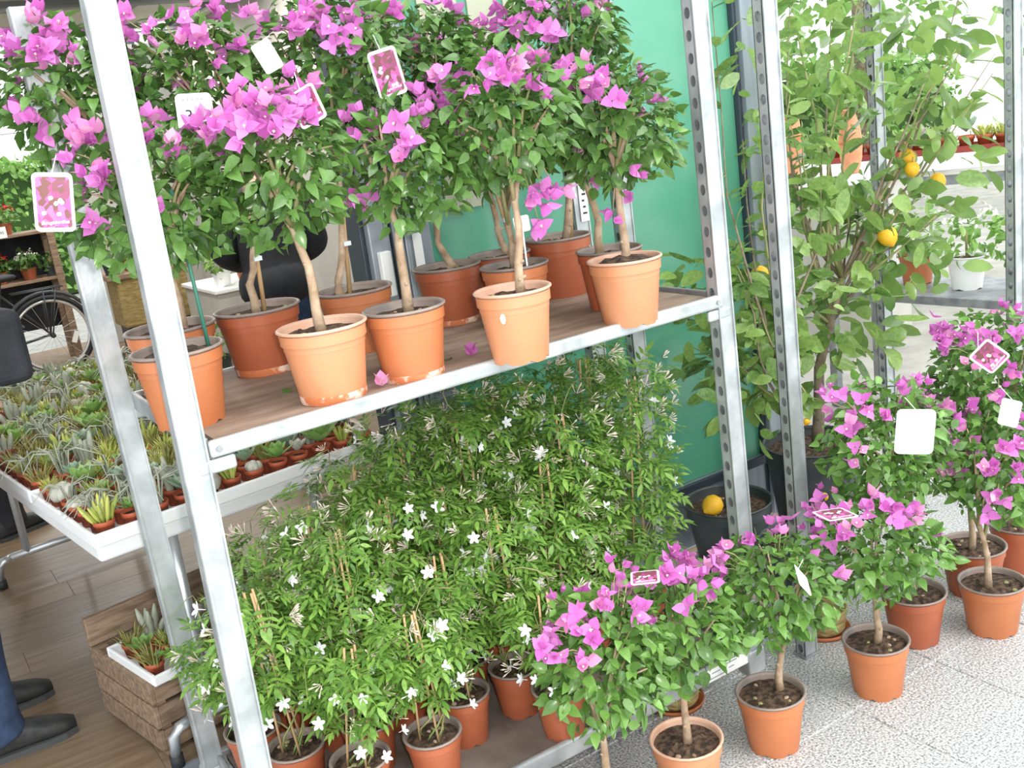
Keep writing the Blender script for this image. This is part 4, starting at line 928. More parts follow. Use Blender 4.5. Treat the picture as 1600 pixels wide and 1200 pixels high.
KINDS = list(SUCC); WEI = [SUCC[k][1] for k in KINDS]
pr = .027
def small_pot_me():
    b = MB().lathe([(.001, .0), (.0195, 0), (.0245, .034), (.0262, .034), (.0275, .0345), (.0275, .046), (.0258, .046), (.0245, .036), (.001, .036)], 14)
    return b.mesh('pot', 'pot_small', True)
SPOT = small_pot_me(); SSOIL = MB().disc(.0243, .0375, 12).mesh('soil', 'soil', True)
def succulent(kind, label, group, loc, rng, s=1.0):
    t = thing('potted_succulent', label, 'succulent', loc, rng.uniform(0, 6.28), group)
    t.scale = (s,)*3
    link('pot', SPOT, t); link('soil', SSOIL, t)
    link('plant', SUCC[kind][0], t, T(0, 0, .037) @ Rz(rng.uniform(0, 360)) @ Sc(rng.uniform(1.05, 1.75)))
    return t

# white folding table
TA = math.radians(7); TBL = (-0.100, 0.775); TWD, TLN, TZ = 0.855, 2.25, 0.72
tb = thing('display_table', 'long white folding table covered with trays of small succulents', 'table', (TBL[0], TBL[1], 0), TA)
bevel(MB().box(0, TWD, 0, TLN, TZ-.045, TZ).build('table_top', 'white_table', tb), .01, 3)
for y, d in ((.075, 1), (TLN-.30, -1)):
    lg = empty('leg_frame', (0, y, 0), 0, tb)
    for x in (.21, TWD-.21):
        MB().tube([(x, 0, TZ-.045), (x, 0, .12)], .016, 12).build('leg', 'chrome_tube', lg, True)
    MB().tube([(.14, 0, .12), (TWD-.14, 0, .12)], .016, 12).build('cross_bar', 'chrome_tube', lg, True)
    for x, s in ((.14, -1), (TWD-.14, 1)):
        MB().tube([(x, 0, .12), (x+s*.03, 0, .115), (x+s*.05, 0, .09), (x+s*.055, 0, .035)], .016, 12).build('foot', 'chrome_tube', lg, True)
        MB().tube([(x+s*.055, 0, .04), (x+s*.055, 0, 0)], .019, 12).build('foot_cap', 'black_rubber', lg, True)
    MB().tube([(TWD/2, 0, .12), (TWD/2, d*.35, TZ-.08)], .009, 8).build('brace', 'chrome_tube', lg, True)
TM = Matrix.Translation((TBL[0], TBL[1], 0)) @ Matrix.Rotation(TA, 4, 'Z')
# white trays on the table, each with a raised edge
def tray(label, x0, x1, y0, y1, z, M, hh=.035, name='plant_tray'):
    t = thing(name, label, 'tray'); t.matrix_basis = M @ T(x0, y0, z)
    w_, d_ = x1-x0, y1-y0
    bevel(MB().box(0, w_, 0, d_, 0, .006).build('tray_floor', 'white_tray', t), .003)
    for a in ((0, w_, 0, .012), (0, w_, d_-.012, d_), (0, .012, .012, d_-.012), (w_-.012, w_, .012, d_-.012)):
        bevel(MB().box(*a, .0, hh).build('tray_edge', 'white_tray', t), .004)
    return t
nt_ = 4; td = (TLN+.02)/nt_
RANK = ['nearest', 'second', 'third', 'farthest']
for k in range(nt_): tray('white plastic tray of succulents, %s on the long white table' % RANK[k], -.008, TWD+.008, -.012+k*td, -.012+(k+1)*td-.006, TZ, TM)
rg = random.Random(17); sp = .0665; nx = int((TWD-.02)/sp); rows = 0; extra = []
FRONT = ['upright finger-leaved lime green succulent', 'glossy paddle-leaved jade succulent', 'wiry silver succulent with curling stems', 'blue-green pointed rosette succulent', 'white woolly cushion cactus', 'upright finger-leaved lime green succulent',
         'white woolly cushion cactus', 'spiky green aloe-like succulent', 'pale grey powdery rosette succulent', 'spiky green aloe-like succulent', 'upright finger-leaved lime green succulent', 'white woolly cushion cactus', 'spiky green aloe-like succulent']
ORD = ['first', 'second', 'third', 'fourth', 'fifth', 'sixth', 'seventh', 'eighth', 'ninth', 'tenth', 'eleventh', 'twelfth', 'thirteenth']
cnt = 0
ROWS = ORD+['fourteenth', 'fifteenth', 'sixteenth', 'seventeenth', 'eighteenth', 'nineteenth', 'twentieth']+['twenty-'+a for a in ORD[:9]]+['thirtieth', 'thirty-first', 'thirty-second']
for j in range(nt_*8):
    for i in range(nx):
        x = .040+i*(TWD-.08)/(nx-1); y = -.012+(j//8)*td+.045+(j % 8)*sp
        p = TM @ Vector((x+rg.uniform(-.003, .003), y+rg.uniform(-.003, .003), TZ+.0065))
        if j == 0:
            kd = FRONT[i % len(FRONT)]; succulent(kd, '%s, %s from the left in the table front row' % (kd, ORD[i]), 'front row of succulents on the white table', p, rg); cnt += 1
        else:
            kd = rg.choices(KINDS, WEI)[0]
            if i < 3 and 2 < j < 6: kd = 'white woolly cushion cactus' if rg.random() < .5 else kd
            if cnt < 300: succulent(kd, '%s, %s row of the white table, %s from left' % (kd, ROWS[j], ORD[i]), 'succulents amid the white table', p, rg, 1.0 if j < 10 else 1.02); cnt += 1
            else: extra.append((kd, p))
if extra:
    V = [[], []]; parts = [(([tuple(v.co) for v in SPOT.vertices], [tuple(q.vertices) for q in SPOT.polygons]), Matrix.Translation(p)) for kd, p in extra]
    v, f = combine(parts); me = mk('succulent_pots', (v, f), 'pot_small'); o = link('succulent_mass', me); tag(o, 'farthest rows of small succulents crowded at the end of the white table', 'succulents', None, 'stuff')
    bk = {}
    for kd, p in extra: bk.setdefault(kd, []).append(p)
    for kd, ps in bk.items():
        me = SUCC[kd][0]; pv = ([tuple(v.co) for v in me.vertices], [tuple(q.vertices) for q in me.polygons])
        v, f = combine([(pv, Matrix.Translation(p+Vector((0, 0, .037))) @ Rz(rg.uniform(0, 360)) @ Sc(rg.uniform(1.1, 1.7))) for p in ps])
        m2 = bpy.data.meshes.new('succulent_mass'); m2.from_pydata(v, [], f); m2.materials.append(me.materials[0]); link('mass_foliage', m2, o)['kind'] = 'stuff'

# wooden crate with a tray of succulents
CM = Matrix.Translation((-0.03, 0.93, 0)) @ Rz(12)
cr = thing('wooden_crate', 'weathered wooden slat crate on the floor under the white table', 'crate'); cr.matrix_basis = CM
CW, CD, CH = .52, .40, .235
for z in (.02, .095, .17):
    for y in (0, CD-.014): bevel(MB().box(0, CW, y, y+.014, z, z+.062).build('slat', 'wood_old', cr), .002)
for z in (.02, .095, .17, ):
    for x in (-.014, CW): bevel(MB().box(x, x+.014, 0, CD, z, z+.066).build('end_slat', 'wood_old', cr), .002)
for x in (.0, CW-.03):
    for y in (.014, CD-.044): MB().box(x, x+.03, y, y+.03, 0, CH).build('corner_post', 'wood_old', cr)
for k in range(5): MB().box(0, CW, .02+k*.072, .02+k*.072+.06, .008, .018).build('bottom_board', 'wood_old', cr)
bevel(MB().box(-.014, CW+.014, CD-.02, CD+.002, .24, .33).build('back_board', 'wood_old', cr), .003)
tray('small white tray of succulents lying on the wooden crate', -.005, .40, -.03, .28, CH, CM, .03)
k = 0
for j in range(3):
    for i in range(5):
        if (i, j) == (3, 0): continue
        p = CM @ Vector((.034+i*.075+rg.uniform(-.008, .008), .02+j*.085+rg.uniform(-.008, .008), CH+.0065)); kd = rg.choices(KINDS, WEI)[0]
        succulent(kd, '%s on the crate tray, %s row, %s from the left' % (kd, ['front', 'middle', 'back'][j], ORD[i]), 'succulents on the crate tray', p, rg); k += 1

# ---------------------------------------------------------------- people
def skin_mesh(name, verts, edges, radii, root, m, sub=2):
    me = bpy.data.meshes.new(name); me.from_pydata(verts, edges, [])
    o = bpy.data.objects.new(name, me); COL.objects.link(o)
    sk = o.modifiers.new('skin', 'SKIN'); sk.use_smooth_shade = True; sk.branch_smoothing = 0.6
    for i, r in enumerate(radii):
        d = me.skin_vertices[0].data[i]; d.radius = r if hasattr(r, '__len__') else (r, r); d.use_root = (i == root)
    sb = o.modifiers.new('sub', 'SUBSURF'); sb.levels = sub; sb.render_levels = sub
    dg = bpy.context.evaluated_depsgraph_get(); out = bpy.data.meshes.new_from_object(o.evaluated_get(dg)); out.name = name
    bpy.data.objects.remove(o); out.materials.clear(); out.materials.append(MATS[m]); out.shade_smooth()
    return out
def person(label, loc, rz, J, jacket, trousers, shoe_m='shoe', bag=None, hair_long=.0):
    """J: joint -> position in the person's own frame (facing +Y). One continuous body under jacket, trousers and shoes."""
    root = thing('person', label, 'person', loc, rz)
    V, E, Rr, ix = [], [], [], {}
    def add(k, p, r, par=None):
        ix[k] = len(V); V.append(tuple(p)); Rr.append(r)
        if par: E.append((ix[par], ix[k]))
    add('pelvis', J['pelvis'], (.13, .10)); add('spine', J['spine'], (.125, .095), 'pelvis'); add('chest', J['chest'], (.145, .105), 'spine')
    add('neck', J['neck'], .055, 'chest'); add('jaw', J['jaw'], (.066, .078), 'neck'); add('brow', J['brow'], (.076, .092), 'jaw'); add('top', J['top'], (.05, .06), 'brow')
    for s in 'lr':
        add('hip'+s, J['hip'+s], .085, 'pelvis'); add('knee'+s, J['knee'+s], .055, 'hip'+s); add('calf'+s, Vector(J['knee'+s]).lerp(Vector(J['ank'+s]), .35), .052, 'knee'+s); add('ank'+s, J['ank'+s], .036, 'calf'+s); add('toe'+s, J['toe'+s], (.022, .016), 'ank'+s)
        add('sho'+s, J['sho'+s], .06, 'chest'); add('elb'+s, J['elb'+s], .040, 'sho'+s); add('wri'+s, J['wri'+s], .027, 'elb'+s)
        w = Vector(J['wri'+s]); d = (w-Vector(J['elb'+s])).normalized(); sd = d.cross(Vector((0, 0, 1))); sd = sd.normalized() if sd.length > .1 else Vector((1, 0, 0)); n_ = sd.cross(d)
        add('palm'+s, w+d*.06, (.034, .018), 'wri'+s)
        for q, (o_, l) in enumerate([(-.030, .062), (-.010, .074), (.011, .070), (.031, .055)]):
            b = w+d*.085+sd*o_; add('f%d%s' % (q, s), b, .0095, 'palm'+s); add('g%d%s' % (q, s), b+d*l*.5-n_*.012, .0085, 'f%d%s' % (q, s)); add('h%d%s' % (q, s), b+d*l*.8-n_*.032, .007, 'g%d%s' % (q, s))
        b = w+d*.035+sd*.034; add('t0'+s, b, .011, 'palm'+s); add('t1'+s, b+d*.03+sd*.022, .0095, 't0'+s); add('t2'+s, b+d*.055+sd*.024, .008, 't1'+s)
    body = link('body', skin_mesh('body', V, E, Rr, 0, 'skin', 1), root)
    hd = Vector(J['brow']); fwd = (Vector(J['brow'])-Vector(J['top'])).cross(Vector((1, 0, 0))).normalized()
    if fwd.y < 0: fwd = -fwd
    MB().ball(hd+Vector((0, -.012, .02)), (.088, .102, .098), 14, 10).build('hair', 'hair', root, True)
    MB().tube([hd+Vector((0, .084, .0)), hd+Vector((0, .105, -.032)), hd+Vector((0, .085, -.042))], [.007, .014, .009], 7).build('nose', 'skin', root, True)
    for s in (-1, 1):
        MB().ball(hd+Vector((s*.078, 0, -.02)), (.012, .02, .03), 8, 6).build('ear', 'skin', root, True)
        MB().ball(hd+Vector((s*.030, .082, -.004)), (.012, .008, .008), 8, 6).build('eye', 'white_card', root, True)
    MB().ball(hd+Vector((0, .078, -.068)), (.024, .010, .006), 8, 5).build('mouth', 'bract_pink', root, True)
    # trousers
    tv, te, trd = [J['pelvis'], Vector(J['pelvis'])+Vector((0, 0, .08))], [(0, 1)], [(.165, .125), (.16, .12)]
    for s in 'lr':
        k = len(tv); an = Vector(J['ank'+s]); kn = Vector(J['knee'+s]); hp = Vector(J['hip'+s])
        tv += [hp+Vector((0, 0, -.04)), hp.lerp(kn, .5), kn, kn.lerp(an, .5), an+Vector((0, .01, .0)), an+Vector((0, .022, -.045))]; te += [(0, k)]+[(k+q, k+q+1) for q in range(5)]
        trd += [(.105, .11), .092, .076, .070, .074, .088]
    link('trousers', skin_mesh('trousers', tv, te, trd, 0, trousers), root)
    # jacket
    p, c, sp_ = Vector(J['pelvis']), Vector(J['chest']), Vector(J['spine'])
    jv = [p+Vector((0, 0, -.17)), p+Vector((0, 0, .02)), sp_, c, Vector(J['neck'])+Vector((0, 0, -.02))]; je = [(0, 1), (1, 2), (2, 3), (3, 4)]; jr = [(.225, .18), (.22, .175), (.205, .165), (.20, .15), (.085, .085)]
    for s in 'lr':
        k = len(jv); jv += [J['sho'+s], Vector(J['sho'+s]).lerp(Vector(J['elb'+s]), .5), J['elb'+s], Vector(J['elb'+s]).lerp(Vector(J['wri'+s]), .5), J['wri'+s]]
        je += [(3, k)]+[(k+q, k+q+1) for q in range(4)]; jr += [.10, .092, .085, .07, .056]
    link('jacket', skin_mesh('jacket', jv, je, jr, 2, jacket), root)
    for s in 'lr':
        a, t = Vector(J['ank'+s]), Vector(J['toe'+s]); d = Vector((t.x-a.x, t.y-a.y, 0)).normalized(); M = Matrix.Translation((a.x-d.x*.07, a.y-d.y*.07, 0)) @ Matrix.Rotation(math.atan2(d.y, d.x), 4, 'Z')
        sec = [(0, .030, .085), (.03, .039, .105), (.09, .041, .105), (.14, .044, .092), (.20, .048, .070), (.25, .044, .056), (.285, .026, .040)]
        b = MB(); n = 14
        for (x, w_, h_) in sec: b.v += [(x, w_*math.copysign(abs(math.cos(q))**.7, math.cos(q)), .012+(h_-.012)*(.5+.5*math.copysign(abs(math.sin(q))**.8, math.sin(q)))) for q in (2*math.pi*j/n for j in range(n))]
        for i in range(len(sec)-1): b.f += [(i*n+j, i*n+(j+1) % n, (i+1)*n+(j+1) % n, (i+1)*n+j) for j in range(n)]
        b.f += [tuple(reversed(range(n))), tuple(range((len(sec)-1)*n, len(sec)*n))]
        so = b.build('shoe', shoe_m, root, True, M)
        o2 = MB(); 
        for z in (0, .018): o2.v += [(x, sgn*w_*1.08, z) for sgn in (1, -1) for (x, w_, h_) in (sec if sgn > 0 else sec[::-1])]
        q = len(sec)*2; o2.f = [tuple(reversed(range(q))), tuple(range(q, 2*q))]+[(i, (i+1) % q, q+(i+1) % q, q+i) for i in range(q)]
        o2.build('sole', 'sole', so)
    return root
def pose(**kw):
    J = dict(pelvis=(0, 0, .95), spine=(0, .0, 1.14), chest=(0, 0, 1.34), neck=(0, .01, 1.49), jaw=(0, .03, 1.57), brow=(0, .02, 1.66), top=(0, .0, 1.745),
             hipl=(-.09, 0, .90), kneel=(-.10, .02, .49), ankl=(-.11, -.02, .09), toel=(-.12, .12, .035), hipr=(.09, 0, .90), kneer=(.10, .02, .49), ankr=(.11, -.02, .09), toer=(.12, .12, .035),
             shol=(-.18, 0, 1.40), elbl=(-.25, -.03, 1.12), wril=(-.24, .08, .90), shor=(.18, 0, 1.40), elbr=(.25, -.03, 1.12), wrir=(.24, .08, .90))
    J.update(kw); return J
p1 = person('person in blue jeans, dark trainers and navy jacket at the left edge', (-0.435, 1.455, 0), math.radians(-88),
       pose(kneel=(-.13, .03, .49), ankl=(-.145, -.01, .09), toel=(-.15, .13, .03), kneer=(.13, .03, .49), ankr=(.145, .0, .09), toer=(.15, .14, .035), elbr=(.22, .15, 1.08), wrir=(.06, .10, 1.25), elbl=(-.24, .0, 1.12), wril=(-.15, .16, 1.05)), 'navy_cloth', 'denim')
person('person in a black jacket and blue jeans seen from behind beyond the shelf', (1.40, 3.42, 0), math.radians(-12),
       pose(spine=(0, .03, 1.13), chest=(0, .09, 1.32), neck=(0, .15, 1.45), jaw=(0, .2, 1.52), brow=(0, .22, 1.60), top=(0, .22, 1.69), shol=(-.18, .09, 1.38), shor=(.18, .09, 1.38), elbl=(-.24, .02, 1.12), wril=(-.12, .30, 1.02), elbr=(.26, .04, 1.10), wrir=(.12, .30, 1.0)), 'black_cloth', 'denim')
person('person in black trousers and black shoes far behind the left edge', (-0.17, 3.50, 0), math.radians(-60), pose(), 'black_cloth', 'black_cloth')
bg = thing('shoulder_bag', 'black shoulder bag with a grey zip beside the navy jacket', 'bag', (-0.150, 1.36, 1.08))
bevel(MB().box(-.055, .055, -.10, .10, 0, .21).build('bag_body', 'black_cloth', bg, False, Rz(10)), .03, 4)
MB().tube([(0, -.08, .19), (-.08, -.02, .30), (-.16, .04, .38)], .010, 6).build('strap', 'black_cloth', bg, True)
MB().tube([(.057, -.08, .15), (.059, .0, .16), (.057, .08, .15)], .004, 5).build('zip', 'dark_metal', bg, True, Rz(10))

# ---------------------------------------------------------------- bicycle in the room beyond
bk = thing('bicycle', 'dark city bicycle with a shiny rear rim behind the succulent table', 'bicycle', (0.785, 7.45, 0))
def ring(R, r, n=48, k=8):
    b = MB()
    for i in range(n):
        a = 2*math.pi*i/n
        b.v += [((R+r*math.cos(2*math.pi*j/k))*math.cos(a), r*math.sin(2*math.pi*j/k), (R+r*math.cos(2*math.pi*j/k))*math.sin(a)) for j in range(k)]
    for i in range(n): b.f += [(i*k+j, i*k+(j+1) % k, ((i+1) % n)*k+(j+1) % k, ((i+1) % n)*k+j) for j in range(k)]
    return b
for cx in (0, -1.05):
    wl = empty('wheel', (cx, 0, .345), 0, bk)
    ring(.322, .021).build('tyre', 'black_rubber', wl, True); ring(.292, .013).build('rim', 'chrome_rim', wl, True)
    MB().tube([(0, -.04, 0), (0, .04, 0)], .022, 10).build('hub', 'dark_metal', wl, True)
    for i in range(16):
        a = 2*math.pi*i/16; MB().tube([(.02*math.cos(a+.6), .02*(-1)**i, .02*math.sin(a+.6)), (.285*math.cos(a), 0, .285*math.sin(a))], .0016, 4).build('spoke', 'chrome_tube', wl)
    MB().box(-.02, .02, -.005, .005, -.05, .05).build('reflector', 'white_card', wl, M=Matrix.Translation((.17, -.02, -.05)) @ Ry(25))
    mg = MB(); pts = [(math.cos(t)*.365, 0, math.sin(t)*.365) for t in (math.radians(a) for a in range(20, 200, 15))]; mg.tube(pts, .018, 6).build('mudguard', 'dark_metal', wl, True)
def tb_(n_, a, b, r, m='dark_metal'): MB().tube([a, b], r, 8).build(n_, m, bk, True)
tb_('chain_stay', (0, .05, .345), (-.45, .03, .29), .011); tb_('seat_stay', (0, .05, .345), (-.33, .02, .76), .010); tb_('seat_tube', (-.45, 0, .29), (-.30, 0, .85), .016); tb_('down_tube', (-.45, 0, .29), (-.88, 0, .72), .018); tb_('top_tube', (-.33, 0, .72), (-.88, 0, .82), .016)
tb_('head_tube', (-.90, 0, .68), (-.85, 0, .92), .018); tb_('fork', (-.90, .04, .70), (-1.05, .04, .345), .012); tb_('fork', (-.90, -.04, .70), (-1.05, -.04, .345), .012); tb_('handlebar', (-.84, -.28, .98), (-.84, .28, .98), .011); tb_('stem', (-.85, 0, .90), (-.84, 0, .98), .012)
MB().ball((-.29, 0, .88), (.13, .075, .035), 10, 6).build('saddle', 'black_rubber', bk, True)
for y in (-.06, .06): tb_('rack_rail', (-.24, y, .74), (.16, y, .74), .007); tb_('rack_strut', (.10, y, .74), (0, y, .36), .006); tb_('rack_strut', (.0, y, .74), (-.02, y, .36), .006)
MB().tube([(-.45, -.06, .29), (-.45, -.02, .29)], .09, 20).build('chainring', 'dark_metal', bk, True); tb_('crank', (-.45, -.07, .29), (-.35, -.07, .16), .009); MB().box(-.40, -.30, -.16, -.07, .145, .17).build('pedal', 'black_rubber', bk)

# ---------------------------------------------------------------- flower stand and ledge with potted flowers
st = thing('flower_stand', 'dark wooden flower stand with two shelves behind the bicycle', 'shelf', (0.45, 8.15, 0))
for z in (.78, 1.19):
    for k in range(3): bevel(MB().box(-1.0, .62, -.20+k*.135, -.075+k*.135, z-.025, z).build('shelf_board', 'wood_old', st), .003)
for x in (-.95, .58):
    for y in (-.18, .16): MB().box(x-.03, x+.03, y-.03, y+.03, 0, 1.30 if y > 0 else 1.22).build('stand_post', 'wood_old', st)
MB().box(-1.0, .62, .19, .20, .3, 1.19).build('back_panel', 'black_cloth', st)
def fill_blob(rng, c, R, n, s, me, m, root, nm, droop=.2):
    pl = leaf_places(rng, c, R, n, s, droop); return scatter(nm, LEAF[1], [a[0] for a in pl], m, root, True)
def flower_pot(label, loc, r, h, body, green, bloom, seed, spread=.11, name='potted_flower', nl=90, nb=70, cat='potted plant', group=None):
    rng = random.Random(seed); t = thing(name, label, cat, loc, 0, group)
    make_pot(t, r, h, body, body, 16, rng=rng)
    MB().tube([(0, 0, h-.02), (0, 0, h+spread*.7)], .006, 5).build('stem', 'twig', t, True)
    fill_blob(rng, (0, 0, h+spread*.6), (spread, spread, spread*.8), nl, .05, LEAF, green, t, 'foliage')
    if bloom:
        for k in range(6):
            a = k*1.05; p = (math.cos(a)*spread*.6, math.sin(a)*spread*.6, h+spread*(1.05+.12*(k % 3)))
            f = fill_blob(rng, p, (.035, .035, .03), nb//6, .026, LEAF, bloom, t, 'bloom')
    return t
FGp = 'potted flowers on the wooden stand'
flower_pot('red geranium on the top shelf of the wooden stand', (0.70, 8.10, 1.19), .07, .10, 'pot_red', 'leaf_floor', 'red_flower', 1, group=FGp)
flower_pot('dark red geranium at the left end of the stand top shelf', (0.38, 8.12, 1.19), .07, .10, 'pot_red', 'leaf_floor', 'red_flower', 2, group=FGp)
flower_pot('bright red geranium on the lower shelf of the stand', (0.56, 8.08, .78), .07, .10, 'pot_red', 'leaf_floor', 'red_flower', 3, group=FGp)
flower_pot('white flowering plant on the lower shelf of the stand', (0.80, 8.06, .78), .07, .10, 'pot_red', 'leaf_floor', 'white_flower', 4, group=FGp)
flower_pot('leafy plant at the right end of the stand lower shelf', (0.99, 8.08, .78), .06, .09, 'pot_black', 'leaf_bougainvillea', None, 5, .09, group=FGp)
pc = thing('price_card', 'small white price card on the edge of the stand top shelf', 'sign', (0.64, 7.93, 1.175))
MB().box(-.05, .05, -.002, 0, 0, .095).build('card', 'white_card', pc); text_obj('lettering', '5.90', .034, 'ink', pc, T(0, -.0025, .045) @ Rx(90))
lg = thing('plant_ledge', 'grey ledge on a straw-coloured block by the bicycle, carrying green plants', 'bench', (1.62, 7.15, 0))
bevel(MB().box(-.40, .32, -.2, .3, .74, .78).build('ledge_top', 'wood_old', lg), .004); bevel(MB().box(-.33, .25, -.16, .26, .33, .738).build('straw_block', 'straw', lg), .02); MB().box(-.30, -.22, -.1, .2, 0, .33).build('ledge_leg', 'dark_metal', lg); MB().box(.14, .22, -.1, .2, 0, .33).build('ledge_leg', 'dark_metal', lg)
for k, (x, y, b_, s) in enumerate([(1.30, 7.10, 'pot_black', .16), (1.48, 7.22, 'pot_red', .14), (1.66, 7.08, 'pot_black', .17), (1.84, 7.16, 'pot_red', .13)]):
    flower_pot('leafy green plant on the grey ledge, %s from the left' % ORD[k], (x, y, .78), .07, .11, b_, 'leaf_lemon', None, 20+k, s, group='green plants on the ledge')
ct = thing('white_counter', 'low off-white counter on the laminate behind the orange pots', 'counter', (2.08, 6.4, 0))
bevel(MB().box(-.30, .28, -.5, .4, 0, .60).build('counter_body', 'wall_plaster', ct), .01); bevel(MB().box(-.32, .30, -.52, .42, .60, .63).build('counter_top', 'white_table', ct), .006)
for k, (x, y, b_, s) in enumerate([(1.90, 6.1, 'white_card', .11), (2.12, 6.2, 'pot_small', .12), (2.22, 6.5, 'white_card', .12)]):
    flower_pot('leafy plant on the off-white counter, %s from the left' % ORD[k], (x, y, .63), .075, .12, b_, 'leaf_jasmine', None, 40+k, s, group='plants on the off-white counter')
gl = flower_pot('small grey-green tuft on the floor before the counter', (1.70, 5.9, 0), .08, .14, 'pot_black', 'leaf_jasmine', None, 60, .16, group='plants in the far room')

# ---------------------------------------------------------------- hedge and trees outside
def hedge(label, x0, x1, y0, y1, h, n, seed, name='hedge', s=.12):
    rng = random.Random(seed); t = thing(name, label, 'hedge', ((x0+x1)/2, (y0+y1)/2, 0)); w_, d_ = (x1-x0)/2, (y1-y0)/2
    b = MB(); nx_, nz_ = 24, 8
    b.box(-w_+.15, w_-.15, -d_+.15, d_-.15, 0, h-.15); b.build('hedge_core', 'hedge_core', t)
    Ms = []
    for _ in range(n):
        f = rng.random(); x = rng.uniform(-w_, w_)
        if f < .6: p = Vector((x, -d_+rng.uniform(0, .15), rng.uniform(0, h))); u = Vector((0, -1, .2))
        elif f < .85: p = Vector((x, rng.uniform(-d_, d_), h-rng.uniform(0, .15)+.06*math.sin(x*3))); u = Vector((0, 0, 1))
        else: p = Vector((rng.choice((-w_, w_)), rng.uniform(-d_, d_), rng.uniform(0, h))); u = Vector((math.copysign(1, x), 0, .2))
        y = u+Vector((rng.gauss(0, .8), rng.gauss(0, .8), rng.gauss(0, .8)))
        Ms.append(Matrix.Translation(p) @ frame_from(y, u+Vector((rng.gauss(0, .5), rng.gauss(0, .5), rng.gauss(0, .5)))).to_4x4() @ Matrix.Scale(s*rng.uniform(.6, 1.2), 4))
    scatter('hedge_foliage', LEAF[0], Ms, 'hedge_leaf', t, True); return t
hedge('tall loose hedge behind the sales bench on the terrace', 7.6, 13.5, 7.6, 8.6, 1.7, 2600, 9)
hedge('clipped bright green hedge outside beyond the far opening', -4.0, 4.0, 13.6, 14.6, 1.93, 5200, 5)
def tree(label, loc, h, R, n, seed, s=.16):
    rng = random.Random(seed); t = thing('garden_tree', label, 'tree', loc, 0, 'trees beyond the terrace')
    MB().tube([(0, 0, 0), (.04, 0, h*.4), (0, .03, h*.75)], [.10, .08, .05], 8).build('trunk', 'bark_dark', t, True)
    pl = leaf_places(rng, (0, 0, h*.62), (R, R, h*.42), n, s, .2, .4); scatter('crown', LEAF[0], [a[0] for a in pl], 'hedge_leaf', t, True); return t
tree('pale green tree beyond the terrace, behind the lemon tree', (9.6, 6.2, 0), 4.2, 1.3, 1300, 1); tree('dark green tree at the far right beyond the terrace', (10.4, 2.6, 0), 4.6, 1.5, 1500, 2); tree('small pale tree behind the second upright, beyond the terrace', (6.2, 6.6, 0), 3.2, 1.0, 1100, 3)

# ---------------------------------------------------------------- sales benches on the right
b1 = thing('sales_bench', 'white-edged sales bench with red trays behind the lemon trees', 'bench', (5.95, 2.35, 0), math.radians(26))
bevel(MB().box(-.35, .35, -1.6, 1.1, .90, 1.0).build('bench_top', 'white_table', b1), .006)
for x in (-.28, .28):
    for y in (-1.4, 0.9): MB().box(x-.03, x+.03, y-.03, y+.03, 0, .9).build('bench_leg', 'galvanised_dull', b1)
MB().box(-.30, -.26, -1.4, .9, .80, .86).build('bench_rail', 'galvanised_dull', b1)
BM = Matrix.Translation((5.95, 2.35, 0)) @ Rz(26)
for k, y in enumerate((-1.45, -1.05, -.65, -.25, .15, .55)):
    t = thing('red_tray', 'red plastic tray on the white-edged bench, %s from the right' % ORD[k], 'tray', (0, 0, 0), 0, 'red trays on the sales bench'); t.matrix_basis = BM @ T(-.16, y, 1.0)
    bevel(MB().box(-.15, .15, 0, .34, 0, .012).build('tray_floor', 'red_plastic', t), .003)
    for a in ((-.15, .15, 0, .012), (-.15, .15, .328, .34), (-.15, -.138, .012, .328), (.138, .15, .012, .328)): MB().box(*a, .012, .04).build('tray_edge', 'red_plastic', t)
    for q in range(3):
        kd = rg.choices(KINDS, WEI)[0]; p = BM @ Vector((-.22+.0*q, y+.06+q*.11, 1.0125))
        succulent(kd, '%s in red bench tray %s from the right, %s pot' % (kd, ORD[k], ['right', 'middle', 'left'][q]), 'succulents on the sales bench', p, rg, 1.9)
b2 = thing('steel_bench', 'low grey steel bench behind the floor bougainvilleas at right', 'bench', (3.72, 0.95, 0), math.radians(4))
bevel(MB().box(-.22, .22, -.75, .65, .56, .60).build('bench_top', 'galvanised_dull', b2), .004)
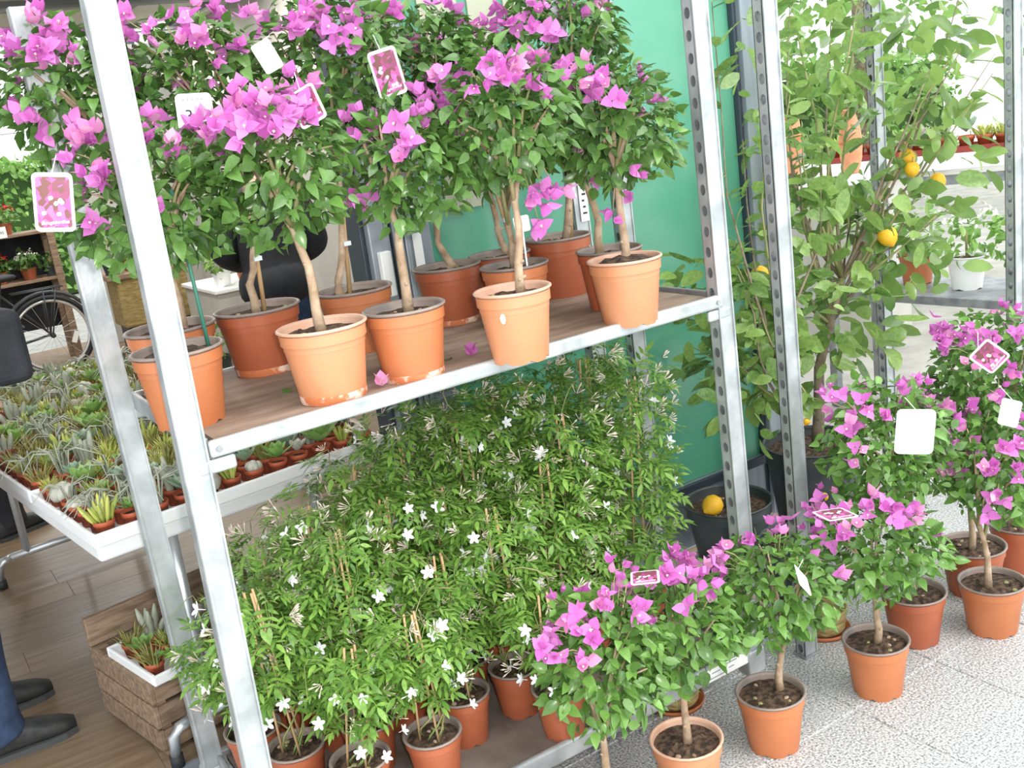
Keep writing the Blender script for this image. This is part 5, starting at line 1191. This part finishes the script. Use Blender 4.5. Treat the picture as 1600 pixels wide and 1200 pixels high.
for x in (-.18, .18):
    for y in (-.68, .58): MB().box(x-.02, x+.02, y-.02, y+.02, 0, .56).build('bench_leg', 'galvanised_dull', b2)
NM = ['white-potted leafy plant', 'terracotta-potted pale plant', 'white-potted flowering plant', 'terracotta-potted leafy plant']
for k, y in enumerate((.36, .64, .92, 1.20, 1.44)):
    bd = ['white_card', 'pot_pale', 'white_card', 'pot', 'white_card'][k]
    flower_pot('%s on the low steel bench, %s from the right' % (NM[k % 4], ORD[k]), (3.70+.03*(k % 2), y, .60), .085, .15, bd, 'hedge_leaf', 'white_flower' if k == 2 else None, 80+k, .15, group='plants on the steel bench')
pl_ = thing('display_plinth', 'white display plinth behind the lemon branches, carrying terracotta jars', 'plinth', (4.52, 2.45, 0), math.radians(25))
bevel(MB().box(-.30, .30, -.45, .45, 0, .98).build('plinth_body', 'wall_plaster', pl_), .01); bevel(MB().box(-.33, .33, -.48, .48, .98, 1.02).build('plinth_top', 'white_table', pl_), .006)
for k, (x, y, s) in enumerate([(4.58, 2.25, .26), (4.46, 2.62, .34)]):
    t = thing('terracotta_jar', 'tall terracotta jar behind the lemon branches, %s one' % ['nearer', 'farther'][k], 'jar', (x, y, 1.02)); t.scale = (s,)*3
    MB().lathe([(.001, 0), (.14, 0), (.17, .05), (.24, .35), (.26, .70), (.22, 1.05), (.15, 1.25), (.14, 1.32), (.19, 1.40), (.18, 1.42), (.13, 1.36), (.12, 1.2), (.001, 1.1)], 26).build('jar_body', 'pot_pale', t, True)
    MB().lathe([(.261, .66), (.270, .69), (.261, .72)], 26).build('band', 'pot', t, True)
for k, (x, y) in enumerate([(5.1, 1.15), (5.4, 3.9), (7.4, 3.0)]):
    u = thing('tent_pole', 'white square pole of the sales terrace, %s one' % ['nearest', 'middle', 'farthest'][k], 'pole', (x, y, 0), 0, 'white poles of the terrace')
    bevel(MB().box(-.035, .035, -.035, .035, .01, 3.0).build('pole', 'white_table', u), .004); MB().box(-.08, .08, -.08, .08, 0, .01).build('foot_plate', 'galvanised_dull', u)
